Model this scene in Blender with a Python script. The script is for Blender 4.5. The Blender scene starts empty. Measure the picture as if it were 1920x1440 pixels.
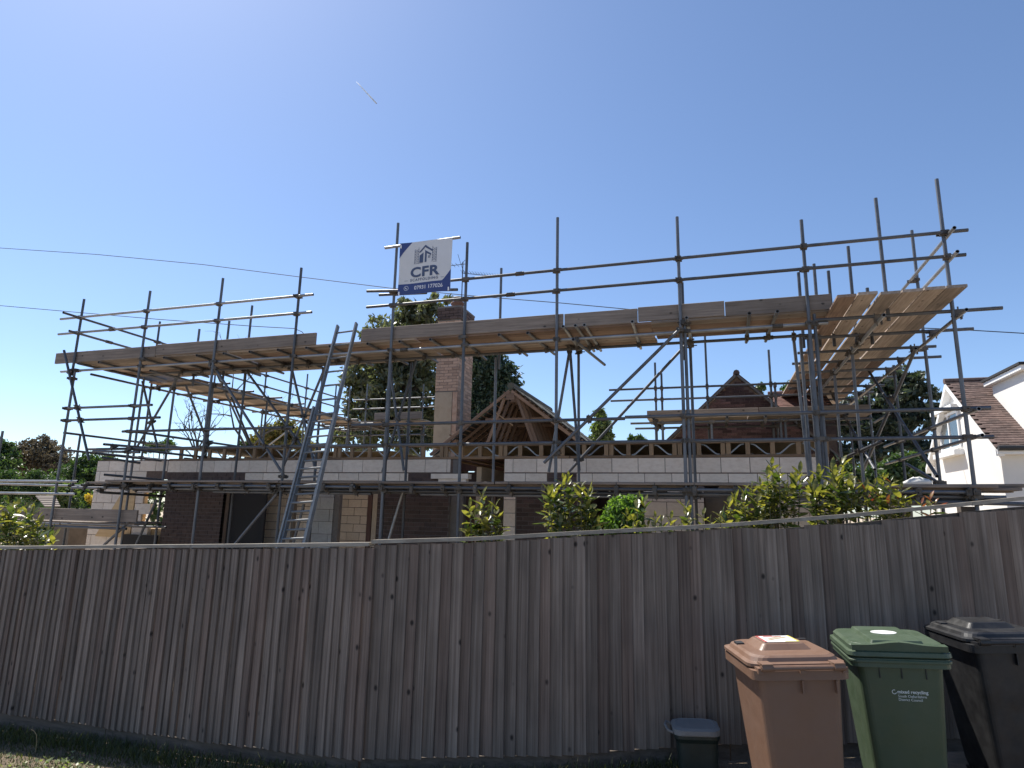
import bpy, math, random
from mathutils import Vector, Matrix, Euler
random.seed(11)
R = math.radians
sc = bpy.context.scene
col = sc.collection

# ------------------------------------------------------------------ camera
EYE = 1.78
FPX, PITCH, ROLL, YAW = 1182.4, 0.19809, 0.01964, 0.30976      # focal length in pixels of a 1920 wide frame
_f = Vector((-math.sin(YAW)*math.cos(PITCH), math.cos(YAW)*math.cos(PITCH), math.sin(PITCH)))
_r = Vector((math.cos(YAW), math.sin(YAW), 0)); _u = _r.cross(_f)
_r2 = _r*math.cos(ROLL)+_u*math.sin(ROLL); _u2 = -_r*math.sin(ROLL)+_u*math.cos(ROLL)
cam = bpy.data.cameras.new('camera'); co = bpy.data.objects.new('camera', cam); col.objects.link(co)
co.matrix_world = Matrix(((_r2.x, _u2.x, -_f.x, 0), (_r2.y, _u2.y, -_f.y, 0), (_r2.z, _u2.z, -_f.z, EYE), (0, 0, 0, 1)))
cam.sensor_width = 36; cam.lens = FPX/1920*36; cam.clip_end = 9000
sc.camera = co
# ------------------------------------------------------------------ light
SUN_AZ, SUN_EL = 62.0, 57.0         # degrees left of +Y, elevation
w = bpy.data.worlds.new('World'); sc.world = w; w.use_nodes = True
nt = w.node_tree
bg = nt.nodes['Background']; sky = nt.nodes.new('ShaderNodeTexSky'); sky.sky_type = 'NISHITA'
sky.sun_disc = False; sky.sun_elevation = R(SUN_EL); sky.sun_rotation = R(-SUN_AZ)
sky.air_density = 1.0; sky.dust_density = 1.5; sky.ozone_density = 4.2; sky.altitude = 1500
nt.links.new(sky.outputs[0], bg.inputs[0]); bg.inputs[1].default_value = 0.113
sd = Vector((-math.sin(R(SUN_AZ))*math.cos(R(SUN_EL)), math.cos(R(SUN_AZ))*math.cos(R(SUN_EL)), math.sin(R(SUN_EL))))
sl = bpy.data.lights.new('sun', 'SUN'); sl.energy = 4.8; sl.angle = R(0.55); sl.color = (1, .95, .87)
so = bpy.data.objects.new('sun', sl); so.rotation_euler = sd.to_track_quat('Z', 'Y').to_euler(); col.objects.link(so)
sc.view_settings.view_transform = 'Standard'; sc.view_settings.look = 'None'
sc.view_settings.exposure = 0.68; sc.view_settings.gamma = 1

# ------------------------------------------------------------------ picture to place helpers
def ray(x, y): return _f*FPX+_r2*(x-960)+_u2*(720-y)
def P(x, y, Y):
    d = ray(x, y); p = d*(Y/d.y); p.z += EYE; return p
def PX(x, y, X):
    d = ray(x, y); p = d*(X/d.x); p.z += EYE; return p
def PZ(x, y, Z):
    d = ray(x, y); p = d*((Z-EYE)/d.z); p.z += EYE; return p

# ------------------------------------------------------------------ mesh helpers
class MB:
    def __init__(s): s.v = []; s.f = []; s.m = []; s.mi = 0
    def face(s, pts):
        n = len(s.v); s.v += [tuple(p) for p in pts]; s.f.append(tuple(range(n, n+len(pts)))); s.m.append(s.mi); return s
    def box(s, x0, x1, y0, y1, z0, z1, M=None):
        n = len(s.v)
        c = [Vector(p) for p in ((x0,y0,z0),(x1,y0,z0),(x1,y1,z0),(x0,y1,z0),(x0,y0,z1),(x1,y0,z1),(x1,y1,z1),(x0,y1,z1))]
        if M: c = [M@p for p in c]
        s.v += [tuple(p) for p in c]
        for q in ((0,3,2,1),(4,5,6,7),(0,1,5,4),(1,2,6,5),(2,3,7,6),(3,0,4,7)):
            s.f.append(tuple(n+i for i in q)); s.m.append(s.mi)
        return s
    def prism(s, poly, y0, y1, M=None):      # poly in (x,z), extruded along y
        n = len(s.v); k = len(poly)
        c = [Vector((x, y0, z)) for x, z in poly]+[Vector((x, y1, z)) for x, z in poly]
        if M: c = [M@p for p in c]
        s.v += [tuple(p) for p in c]
        s.f.append(tuple(n+i for i in range(k))); s.f.append(tuple(n+k+i for i in reversed(range(k)))); s.m += [s.mi]*2
        for i in range(k):
            j = (i+1) % k; s.f.append((n+j, n+i, n+k+i, n+k+j)); s.m.append(s.mi)
        return s
    def tube(s, pts, rad, sides=8, cap=True):
        pts = [Vector(p) for p in pts]; n0 = len(s.v)
        if not isinstance(rad, (list, tuple)): rad = [rad]*len(pts)
        for i, p in enumerate(pts):
            d = (pts[min(i+1, len(pts)-1)]-pts[max(i-1, 0)]).normalized()
            a = d.orthogonal().normalized() if i == 0 else (a-d*a.dot(d)).normalized()
            b = d.cross(a)
            for k in range(sides):
                t = 2*math.pi*k/sides; s.v.append(tuple(p+(a*math.cos(t)+b*math.sin(t))*rad[i]))
        for i in range(len(pts)-1):
            for k in range(sides):
                k2 = (k+1) % sides
                s.f.append((n0+i*sides+k, n0+i*sides+k2, n0+(i+1)*sides+k2, n0+(i+1)*sides+k)); s.m.append(s.mi)
        if cap:
            s.f.append(tuple(n0+k for k in reversed(range(sides)))); s.m.append(s.mi)
            e = n0+(len(pts)-1)*sides; s.f.append(tuple(e+k for k in range(sides))); s.m.append(s.mi)
        return s
    def loft(s, rings, cap=True):
        n0 = len(s.v); k = len(rings[0])
        for r_ in rings: s.v += [tuple(p) for p in r_]
        for i in range(len(rings)-1):
            for j in range(k):
                j2 = (j+1) % k
                s.f.append((n0+i*k+j, n0+i*k+j2, n0+(i+1)*k+j2, n0+(i+1)*k+j)); s.m.append(s.mi)
        if cap:
            s.f.append(tuple(n0+j for j in reversed(range(k)))); s.m.append(s.mi)
            e = n0+(len(rings)-1)*k; s.f.append(tuple(e+j for j in range(k))); s.m.append(s.mi)
        return s
    def mesh(s, name, mats, smooth=False):
        me = bpy.data.meshes.new(name); me.from_pydata(s.v, [], s.f)
        for m in (mats if isinstance(mats, (list, tuple)) else [mats]): me.materials.append(m)
        if any(s.m): me.polygons.foreach_set('material_index', s.m)
        if smooth: me.polygons.foreach_set('use_smooth', [True]*len(me.polygons))
        me.update(); return me
    def build(s, name, mats, parent=None, smooth=False, **k):
        return link(name, s.mesh(name, mats, smooth), parent, **k)

def link(name, me, parent=None, M=None, loc=None, rot=None, scale=None, label=None, kind=None):
    o = bpy.data.objects.new(name, me); col.objects.link(o)
    if M is not None: o.matrix_world = M
    if loc is not None: o.location = loc
    if rot is not None: o.rotation_euler = rot
    if scale is not None: o.scale = scale
    if parent is not None: o.parent = parent       # parents stand at the origin or parts are given in their frame
    if label: o['label'] = label
    if kind: o['kind'] = kind
    return o
def tag(o, label, cat, group=None):
    o['label'] = label; o['category'] = cat
    if group: o['group'] = group
    return o
def thing(name, label, cat, group=None, loc=(0, 0, 0), rot=(0, 0, 0)):
    o = bpy.data.objects.new(name, None); col.objects.link(o); o.location = loc; o.rotation_euler = rot
    o.empty_display_size = .2
    return tag(o, label, cat, group)
def align(a, b):
    a = Vector(a); b = Vector(b); d = b-a
    return Matrix.Translation(a) @ d.to_track_quat('Z', 'Y').to_matrix().to_4x4(), d.length

# ------------------------------------------------------------------ materials
def new_mat(name):
    m = bpy.data.materials.new(name); m.use_nodes = True
    return m, m.node_tree, m.node_tree.nodes['Principled BSDF']
def ramp(t, stops):
    r = t.nodes.new('ShaderNodeValToRGB'); e = r.color_ramp.elements
    while len(e) < len(stops): e.new(.5)
    for i, (p, c) in enumerate(stops): e[i].position = p; e[i].color = (*c, 1)
    return r
def coords(t, sc_=(1, 1, 1), rnd=True):
    tc = t.nodes.new('ShaderNodeTexCoord'); mp = t.nodes.new('ShaderNodeMapping'); mp.inputs['Scale'].default_value = sc_
    t.links.new(tc.outputs['Object'], mp.inputs[0])
    if rnd:
        oi = t.nodes.new('ShaderNodeObjectInfo'); cb = t.nodes.new('ShaderNodeCombineXYZ')
        mu = t.nodes.new('ShaderNodeMath'); mu.operation = 'MULTIPLY'; mu.inputs[1].default_value = 57.3
        t.links.new(oi.outputs['Random'], mu.inputs[0])
        for i in range(3): t.links.new(mu.outputs[0], cb.inputs[i])
        t.links.new(cb.outputs[0], mp.inputs['Location'])
        return mp.outputs[0], oi.outputs['Random']
    return mp.outputs[0], None
def noise(t, vec, scale, detail=4, rough=.55):
    n = t.nodes.new('ShaderNodeTexNoise'); n.inputs['Scale'].default_value = scale
    n.inputs['Detail'].default_value = detail; n.inputs['Roughness'].default_value = rough
    t.links.new(vec, n.inputs['Vector']); return n.outputs['Fac']
def mixc(t, fac, a, b, mode='MIX'):
    n = t.nodes.new('ShaderNodeMix'); n.data_type = 'RGBA'; n.blend_type = mode
    for s_, v in ((0, fac), (6, a), (7, b)):
        if hasattr(v, 'is_output'): t.links.new(v, n.inputs[s_])
        elif isinstance(v, (int, float)): n.inputs[s_].default_value = v
        else: n.inputs[s_].default_value = (*v, 1)
    return n.outputs[2]
def bump(t, b, h, st=.3, dist=.01):
    n = t.nodes.new('ShaderNodeBump'); n.inputs['Strength'].default_value = st; n.inputs['Distance'].default_value = dist
    t.links.new(h, n.inputs['Height']); t.links.new(n.outputs[0], b.inputs['Normal'])
def hue(t, c, rnd, amt=.25, base=1.0):
    mr = t.nodes.new('ShaderNodeMapRange'); t.links.new(rnd, mr.inputs[0]); mr.inputs[3].default_value = base-amt; mr.inputs[4].default_value = base+amt
    hs = t.nodes.new('ShaderNodeHueSaturation'); t.links.new(mr.outputs[0], hs.inputs['Value']); t.links.new(c, hs.inputs['Color'])
    return hs.outputs[0]
def mottled(name, c1, c2, scale=8, rough=.8, vary=.12, st=.25, stretch=(1, 1, 1), metal=0, c3=None, dist=.01):
    m, t, b = new_mat(name)
    v, r_ = coords(t, stretch)
    n = noise(t, v, scale, 6, .6)
    stops = [(.3, c1), (.7, c2)] if c3 is None else [(.25, c1), (.5, c2), (.75, c3)]
    rp = ramp(t, stops); t.links.new(n, rp.inputs[0])
    t.links.new(hue(t, rp.outputs[0], r_, vary), b.inputs['Base Color'])
    b.inputs['Roughness'].default_value = rough; b.inputs['Metallic'].default_value = metal
    n2 = noise(t, v, scale*6, 4, .6); bump(t, b, n2, st, dist)
    return m
def wood(name, dark, mid, light, axis='Z', vary=.2, rough=.85, knots=True, streak=0.0, wear=.4):
    m, t, b = new_mat(name)
    st = {'X': (.9, 22, 22), 'Y': (22, .9, 22), 'Z': (34, 34, .7)}[axis]
    v, r_ = coords(t, st)
    n = noise(t, v, 1.6, 8, .68)
    rp = ramp(t, [(.28, dark), (.5, mid), (.74, light)]); t.links.new(n, rp.inputs[0])
    c = rp.outputs[0]
    v3, _ = coords(t, (1, 1, 1)); big = noise(t, v3, 2.1, 3)
    rb = ramp(t, [(.35, (.72, .70, .68)), (.65, (1.18, 1.14, 1.1))]); t.links.new(big, rb.inputs[0])
    c = mixc(t, wear, c, mixc(t, 1.0, c, rb.outputs[0], 'MULTIPLY'))
    if knots:
        ks = {'X': (5, 8, 0), 'Y': (8, 5, 0), 'Z': (9, 0, 9)}[axis]
        v2, _ = coords(t, ks)
        vo = t.nodes.new('ShaderNodeTexVoronoi'); vo.inputs['Scale'].default_value = 1.0; t.links.new(v2, vo.inputs['Vector'])
        rk = ramp(t, [(.07, (1, 1, 1)), (.17, (0, 0, 0))]); t.links.new(vo.outputs['Distance'], rk.inputs[0])
        sp = t.nodes.new('ShaderNodeSeparateColor'); t.links.new(vo.outputs['Color'], sp.inputs[0])
        gt = t.nodes.new('ShaderNodeMath'); gt.operation = 'GREATER_THAN'; gt.inputs[1].default_value = .62; t.links.new(sp.outputs[0], gt.inputs[0])
        mk = t.nodes.new('ShaderNodeMath'); mk.operation = 'MULTIPLY'; t.links.new(rk.outputs[0], mk.inputs[0]); t.links.new(gt.outputs[0], mk.inputs[1])
        c = mixc(t, mk.outputs[0], c, tuple(x*.35 for x in dark))
    if streak:
        vs, _ = coords(t, {'X': (.5, 40, 40), 'Y': (40, .5, 40), 'Z': (40, 40, .55)}[axis])
        ns = noise(t, vs, 1.0, 3); rs = ramp(t, [(.70, (0, 0, 0)), (.78, (1, 1, 1))]); t.links.new(ns, rs.inputs[0])
        mm = t.nodes.new('ShaderNodeMath'); mm.operation = 'MULTIPLY'; mm.inputs[1].default_value = streak; t.links.new(rs.outputs[0], mm.inputs[0])
        c = mixc(t, mm.outputs[0], c, tuple(min(1, x*2.6) for x in light))
    t.links.new(hue(t, c, r_, vary), b.inputs['Base Color'])
    b.inputs['Roughness'].default_value = rough; bump(t, b, n, .35, .004)
    return m
def plain(name, c, rough=.5, metal=0, spec=.5, emit=None):
    m, t, b = new_mat(name); b.inputs['Base Color'].default_value = (*c, 1)
    b.inputs['Roughness'].default_value = rough; b.inputs['Metallic'].default_value = metal
    b.inputs['Specular IOR Level'].default_value = spec
    return m
def leafmat(name, c1, c2, rough=.4, trans=.45, tcol=None):
    m = bpy.data.materials.new(name); m.use_nodes = True; t = m.node_tree; b = t.nodes['Principled BSDF']; out = t.nodes['Material Output']
    g = t.nodes.new('ShaderNodeNewGeometry'); oi = t.nodes.new('ShaderNodeObjectInfo')
    ad = t.nodes.new('ShaderNodeMath'); ad.operation = 'ADD'; t.links.new(g.outputs['Random Per Island'], ad.inputs[0]); t.links.new(oi.outputs['Random'], ad.inputs[1])
    fr = t.nodes.new('ShaderNodeMath'); fr.operation = 'FRACT'; t.links.new(ad.outputs[0], fr.inputs[0])
    rp = ramp(t, [(0, c1), (1, c2)]); t.links.new(fr.outputs[0], rp.inputs[0])
    t.links.new(rp.outputs[0], b.inputs['Base Color']); b.inputs['Roughness'].default_value = rough
    tr = t.nodes.new('ShaderNodeBsdfTranslucent')
    tc = mixc(t, 1.0, rp.outputs[0], tcol or (1.6, 1.9, .7), 'MULTIPLY'); t.links.new(tc, tr.inputs[0])
    mx = t.nodes.new('ShaderNodeMixShader'); mx.inputs[0].default_value = trans
    t.links.new(b.outputs[0], mx.inputs[1]); t.links.new(tr.outputs[0], mx.inputs[2]); t.links.new(mx.outputs[0], out.inputs[0])
    return m

M = {}
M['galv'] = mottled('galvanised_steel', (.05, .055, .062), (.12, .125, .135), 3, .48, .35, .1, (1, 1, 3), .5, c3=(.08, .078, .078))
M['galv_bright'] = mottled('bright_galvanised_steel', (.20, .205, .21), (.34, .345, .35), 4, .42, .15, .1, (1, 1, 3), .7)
M['coupler'] = mottled('rusty_coupler_steel', (.06, .055, .05), (.14, .12, .10), 14, .6, .3, .2, metal=.5)
M['hollow'] = plain('tube_bore_shade', (.02, .02, .02), .9)  # near-black colour paints the shade inside the tube ends
M['alu'] = mottled('aluminium', (.14, .15, .155), (.20, .205, .205), 5, .5, .1, .1, (1, 1, 4), .25)
M['deck'] = wood('scaffold_board_wood', (.19, .15, .12), (.32, .265, .22), (.44, .375, .32), 'X', .35)
M['deck_red'] = wood('reddish_scaffold_board_wood', (.165, .11, .08), (.29, .205, .155), (.40, .30, .235), 'X', .2)
M['deck_grey'] = wood('grey_scaffold_board_wood', (.15, .12, .10), (.25, .21, .175), (.36, .31, .27), 'X', .2)
M['deck_dark'] = wood('dark_stained_board_wood', (.10, .065, .05), (.17, .115, .085), (.26, .185, .14), 'X', .2)
M['toe'] = wood('weathered_toe_board_wood', (.12, .096, .078), (.20, .164, .136), (.28, .235, .20), 'X', .22)
M['fence'] = wood('weathered_fence_wood', (.085, .064, .050), (.20, .158, .127), (.30, .25, .21), 'Z', .22, .9, True, .3, .8)
M['fence_new'] = wood('browner_fence_wood', (.088, .061, .047), (.195, .143, .112), (.285, .22, .178), 'Z', .2, .9, True, .2, .7)
M['cap'] = wood('fence_capping_wood', (.20, .17, .135), (.32, .28, .225), (.44, .40, .33), 'X', .1)
M['gravel'] = wood('dark_gravel_board_wood', (.055, .043, .034), (.10, .080, .064), (.15, .122, .10), 'X', .1)  # dark brown wood for gravel boards, arris rails and posts
M['joist'] = wood('new_joist_timber', (.20, .125, .07), (.30, .20, .115), (.38, .27, .17), 'Z', .15, .8, True)
M['plate'] = wood('new_wall_plate_timber', (.14, .09, .055), (.23, .155, .095), (.31, .22, .15), 'X', .15, .8, True)
M['truss'] = wood('old_truss_timber', (.12, .075, .052), (.20, .13, .092), (.28, .195, .145), 'X', .25)
M['post'] = wood('dark_red_post_wood', (.06, .03, .022), (.10, .05, .038), (.13, .07, .05), 'Z', .1)
M['block'] = mottled('aerated_concrete_block', (.64, .54, .445), (.73, .635, .54), 5, .95, .08, .5, c3=(.79, .70, .605))
M['block_grey'] = mottled('dense_grey_block', (.33, .33, .32), (.42, .42, .41), 7, .95, .08, .6)
M['block_buff'] = mottled('buff_block', (.64, .52, .39), (.74, .62, .48), 6, .95, .08, .5)
M['mortar'] = mottled('mortar', (.10, .07, .055), (.15, .105, .085), 20, .95, .05, .3)
M['mortar_grey'] = mottled('grey_mortar', (.13, .12, .11), (.18, .165, .155), 20, .95, .05, .3)
M['brick_dark'] = mottled('dark_red_brick', (.045, .032, .030), (.085, .058, .052), 9, .9, .3, .5, c3=(.11, .08, .07))
M['brick_mix'] = mottled('multi_red_brick', (.055, .032, .030), (.12, .062, .052), 6, .9, .6, .5, c3=(.20, .125, .105))
M['brick_pink'] = mottled('pink_chimney_brick', (.33, .20, .14), (.46, .30, .215), 9, .9, .25, .5, c3=(.49, .36, .285))
M['render'] = mottled('buff_render', (.32, .25, .175), (.42, .335, .245), 3, .95, .05, .4, c3=(.37, .27, .19))
M['white'] = mottled('white_render', (.66, .645, .61), (.71, .695, .665), 1.2, .9, .02, .15)
M['upvc'] = plain('white_upvc', (.82, .82, .81), .35)
M['glass'] = plain('window_glass', (.05, .07, .08), .04, 0, 1.0)
M['tile'] = mottled('brown_clay_tile', (.05, .032, .028), (.11, .07, .058), 7, .85, .35, .4, c3=(.15, .105, .09))
M['tile_red'] = mottled('red_clay_tile', (.10, .048, .038), (.18, .09, .07), 7, .85, .25, .4)
M['tile_moss'] = mottled('mossy_concrete_tile', (.05, .05, .038), (.095, .085, .068), 9, .9, .2, .6, c3=(.07, .078, .045))
M['slate'] = mottled('grey_roof_tile', (.11, .11, .12), (.19, .19, .20), 8, .7, .3, .4)
M['felt'] = plain('black_roofing_felt', (.02, .019, .02), .8)
M['shade'] = mottled('old_ply', (.10, .08, .06), (.16, .13, .10), 5, .9, .05, .2)
M['ply'] = mottled('new_plywood', (.50, .33, .16), (.62, .44, .24), 3, .7, .05, .15, (1, 1, 6))
M['osb'] = mottled('chipboard_deck', (.30, .24, .15), (.42, .34, .22), 18, .8, .05, .2)
M['black'] = plain('matt_black_metal', (.02, .02, .022), .6)
M['terracotta'] = mottled('terracotta', (.12, .06, .045), (.2, .11, .08), 8, .8, .1, .2)
M['lead'] = plain('lead_flashing', (.16, .17, .18), .6, .3)
M['wire'] = plain('black_cable', (.03, .03, .035), .6)
M['bark'] = mottled('bark', (.05, .04, .03), (.12, .10, .08), 9, .95, .1, .8)
M['twig'] = plain('green_brown_stem', (.12, .11, .05), .7)
M['bead'] = leafmat('white_contrail', (.9, .9, .9), (.9, .9, .9), 1, .5, (1, 1, 1))
M['bag'] = mottled('white_plastic_sack', (.6, .6, .58), (.75, .75, .73), 6, .5, .05, .3)
def plastic(name, c, rough=.42, dust=.06):
    m, t, b = new_mat(name)
    v, _ = coords(t, (1, 1, 1)); n = noise(t, v, 5, 6, .65)
    rp = ramp(t, [(.35, c), (.8, tuple(x*(1-dust)+.32*dust for x in c))]); t.links.new(n, rp.inputs[0])
    vs, _ = coords(t, (9, 9, .8)); ns = noise(t, vs, 2.4, 6, .7); rs = ramp(t, [(.60, (0, 0, 0)), (.80, (.32, .32, .32))]); t.links.new(ns, rs.inputs[0])
    vd, _ = coords(t, (1, 1, 1)); nd = noise(t, vd, 3.1, 8, .75); rd_ = ramp(t, [(.58, (0, 0, 0)), (.72, (.45, .45, .45))]); t.links.new(nd, rd_.inputs[0])
    cc = mixc(t, rs.outputs[0], rp.outputs[0], tuple(min(1, x*1.35+.035) for x in c)); cc = mixc(t, rd_.outputs[0], cc, tuple(x*.55+.006 for x in c))
    t.links.new(cc, b.inputs['Base Color'])
    rr = ramp(t, [(.3, (rough-.08,)*3), (.7, (rough+.16,)*3)]); n2 = noise(t, v, 14, 4); t.links.new(n2, rr.inputs[0]); t.links.new(rr.outputs[0], b.inputs['Roughness'])
    n3 = noise(t, v, 260, 2); bump(t, b, n3, .12, .002)
    return m
M['bin_brown'] = plastic('brown_bin_plastic', (.175, .098, .062))
M['bin_green'] = plastic('green_bin_plastic', (.054, .082, .045))
M['bin_black'] = plastic('black_bin_plastic', (.007, .007, .008), .42, .08)
M['caddy_lid'] = plastic('pale_grey_caddy_plastic', (.19, .185, .175), .65)
M['caddy'] = plastic('dark_green_caddy_plastic', (.008, .018, .014))
M['rubber'] = plain('black_rubber', (.02, .02, .02), .8)

# leaves
M['leaf_laurel'] = leafmat('laurel_leaf', (.06, .075, .022), (.23, .22, .072), .3, .5, (1.7, 1.7, .6))
M['leaf_dark'] = leafmat('dark_laurel_leaf', (.03, .05, .015), (.09, .12, .035), .22, .3, (1.6, 1.8, .6))
M['leaf_red'] = leafmat('young_red_leaf', (.20, .05, .03), (.26, .16, .05), .3, .45, (1.4, .9, .6))
M['leaf_privet'] = leafmat('bright_green_leaf', (.07, .13, .03), (.17, .25, .06), .35, .45)
M['leaf_oak'] = leafmat('dark_broad_leaf', (.06, .072, .046), (.17, .18, .11), .33, .4, (1.5, 1.6, .8))
M['leaf_conifer'] = leafmat('conifer_leaf', (.03, .05, .034), (.07, .10, .06), .5, .25)
M['leaf_cedar'] = leafmat('cedar_leaf', (.032, .046, .034), (.08, .098, .062), .5, .25)
M['leaf_hedge'] = leafmat('hedge_leaf', (.03, .06, .022), (.08, .12, .04), .5, .3)
M['leaf_purple'] = leafmat('purple_brown_leaf', (.07, .06, .045), (.14, .12, .08), .5, .3, (1.3, 1.2, .9))
M['leaf_golden'] = leafmat('golden_leaf', (.11, .12, .04), (.24, .17, .06), .5, .35)
M['leaf_yellow'] = leafmat('yellow_flower', (.5, .33, .05), (.6, .42, .08), .5, .3)
M['leaf_poplar'] = leafmat('poplar_leaf', (.07, .10, .035), (.16, .19, .07), .45, .35)
M['grass'] = leafmat('grass_blade', (.035, .045, .02), (.10, .105, .045), .6, .35)
M['weed'] = leafmat('pale_weed_leaf', (.12, .16, .06), (.28, .30, .14), .45, .35)
M['dry'] = plain('dry_stalk', (.35, .26, .13), .8)

# ------------------------------------------------------------------ ground
def gz(x, y):
    z = -.09+.066*max(-14, min(9, x))
    k = max(0, min(1, (y-6)/3)); return z*(1-k)+(-.05)*k
def ground_mat():
    m, t, b = new_mat('dry_soil_and_turf')
    v, _ = coords(t, (1, 1, 1), False)
    n = noise(t, v, .9, 8, .65); n2 = noise(t, v, 22, 6, .7)
    rp = ramp(t, [(.35, (.42, .33, .23)), (.6, (.56, .45, .33))]); t.links.new(n, rp.inputs[0])
    r2 = ramp(t, [(.3, (.6, .6, .6)), (.7, (1.2, 1.2, 1.2))]); t.links.new(n2, r2.inputs[0])
    c = mixc(t, 1.0, rp.outputs[0], r2.outputs[0], 'MULTIPLY')
    t.links.new(c, b.inputs['Base Color']); b.inputs['Roughness'].default_value = .95; bump(t, b, n2, .6, .03)
    return m
g = MB()
xs = [-3000, -300, -60, -20]+[-14+i*.5 for i in range(47)]+[14, 30, 80, 400, 3000]
ys = [-3000, -200, -20, -4, 0, 1, 2]+[2.5+i*.4 for i in range(20)]+[12, 16, 24, 40, 90, 300, 3500]
for y in ys:
    for x in xs:
        near = abs(x) < 14 and 1 < y < 10
        g.v.append((x, y, gz(x, y)+(random.uniform(-.015, .015) if near else 0)))
nx = len(xs)
for j in range(len(ys)-1):
    for i in range(nx-1):
        a = j*nx+i; g.f.append((a, a+1, a+nx+1, a+nx)); g.m.append(0)
go = g.build('ground', ground_mat(), smooth=True); go['kind'] = 'structure'

VP = [(-14, 5.6), (-8.6, 5.27), (-5.75, 5.09), (-2.70, 4.75), (-1.2, 5.105), (-.57, 5.36), (1.0, 5.86), (2.4, 6.28), (4.5, 6.9)]
def road_mat():
    m, t, b = new_mat('worn_asphalt'); v, _ = coords(t, (1, 1, 1), False)
    n = noise(t, v, 60, 5, .7); rp = ramp(t, [(.3, (.035, .035, .036)), (.7, (.075, .073, .07))]); t.links.new(n, rp.inputs[0])
    t.links.new(rp.outputs[0], b.inputs['Base Color']); b.inputs['Roughness'].default_value = .9; bump(t, b, n, .5, .01); return m
rd = MB(); rx = [-60+i*2 for i in range(61)]; ry = [-9, -6, -3, 0, 2.6]
for y in ry:
    for x in rx: rd.v.append((x, y+(.25*math.sin(x*.3) if y == 2.6 else 0), gz(x, y)+.03))
for j in range(4):
    for i in range(60): a = j*61+i; rd.f.append((a, a+1, a+62, a+61)); rd.m.append(0)
vg = MB(); vx_ = [-14+i*.5 for i in range(37)]
for x in vx_:
    for k in range(6):
        y1 = 5.0
        for (xa, ya_), (xb_, yb_) in zip(VP[:-1], VP[1:]):
            if xa <= x <= xb_: y1 = ya_+(yb_-ya_)*(x-xa)/(xb_-xa)
        y = 2.3+(y1+.03-2.3)*k/5; vg.v.append((x, y, gz(x, y)+.022+random.uniform(-.004, .004)))
for i in range(36):
    for k in range(5): a = i*6+k; vg.f.append((a, a+6, a+7, a+1)); vg.m.append(0)
def verge_mat():
    m, t, b = new_mat('dry_verge_soil'); v, _ = coords(t, (1, 1, 1), False)
    n = noise(t, v, 2.2, 8, .7); n2 = noise(t, v, 30, 6, .7); rp = ramp(t, [(.35, (.09, .07, .045)), (.55, (.17, .125, .085)), (.7, (.30, .21, .15))]); t.links.new(n, rp.inputs[0])
    t.links.new(rp.outputs[0], b.inputs['Base Color']); b.inputs['Roughness'].default_value = .95; bump(t, b, n2, .6, .03); return m
vgo = vg.build('verge', verge_mat(), smooth=True); vgo['kind'] = 'structure'
rdo = rd.build('road', road_mat(), smooth=True); rdo['kind'] = 'structure'  # dark road out of view, added to cut light bounced at the fence

# ------------------------------------------------------------------ tube library (scaffold)
def tube_mesh_safe(name, mat, r0=.0242):
    mb = MB(); N = 12
    ring = lambda r_, z: [(r_*math.cos(2*math.pi*k/N), r_*math.sin(2*math.pi*k/N), z) for k in range(N)]
    ri = r0*.82
    mb.loft([ring(r0, 0), ring(r0, 1)], False)
    nf = len(mb.f)
    mb.loft([ring(r0, 1), ring(ri, 1)], False); mb.mi = 1; mb.loft([ring(ri, 1), ring(ri, .985)], False); mb.face(ring(ri, .985))
    mb.mi = 0; mb.loft([ring(ri, 0), ring(r0, 0)], False); mb.mi = 1; mb.loft([ring(ri, .015), ring(ri, 0)], False); mb.face(ring(ri, .015)[::-1])
    me = mb.mesh(name, [mat, M['hollow']])
    for i in range(nf): me.polygons[i].use_smooth = True
    return me
TUBE = tube_mesh_safe('steel_tube', M['galv']); TUBE_B = tube_mesh_safe('bright_steel_tube', M['galv_bright'])
cb = MB()
cb.box(-.036, .036, -.045, .045, -.03, .03); cb.box(-.045, -.03, -.075, .02, -.022, .022)
cb.tube([(.012, -.09, 0), (.012, .06, 0)], .009, 6); cb.tube([(-.07, .03, .0), (.06, .03, .0)], .008, 6); cb.box(.03, .045, -.02, .07, -.02, .02)
cb.v = [tuple(c*1.08 for c in v) for v in cb.v]
COUP = cb.mesh('coupler', M['coupler'])
sl_ = MB(); sl_.tube([(0, 0, -.07), (0, 0, .07)], .034, 10); sl_.box(-.045, -.02, -.02, .02, -.05, .05)
SLEEVE = sl_.mesh('sleeve_coupler', M['coupler'])

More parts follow.
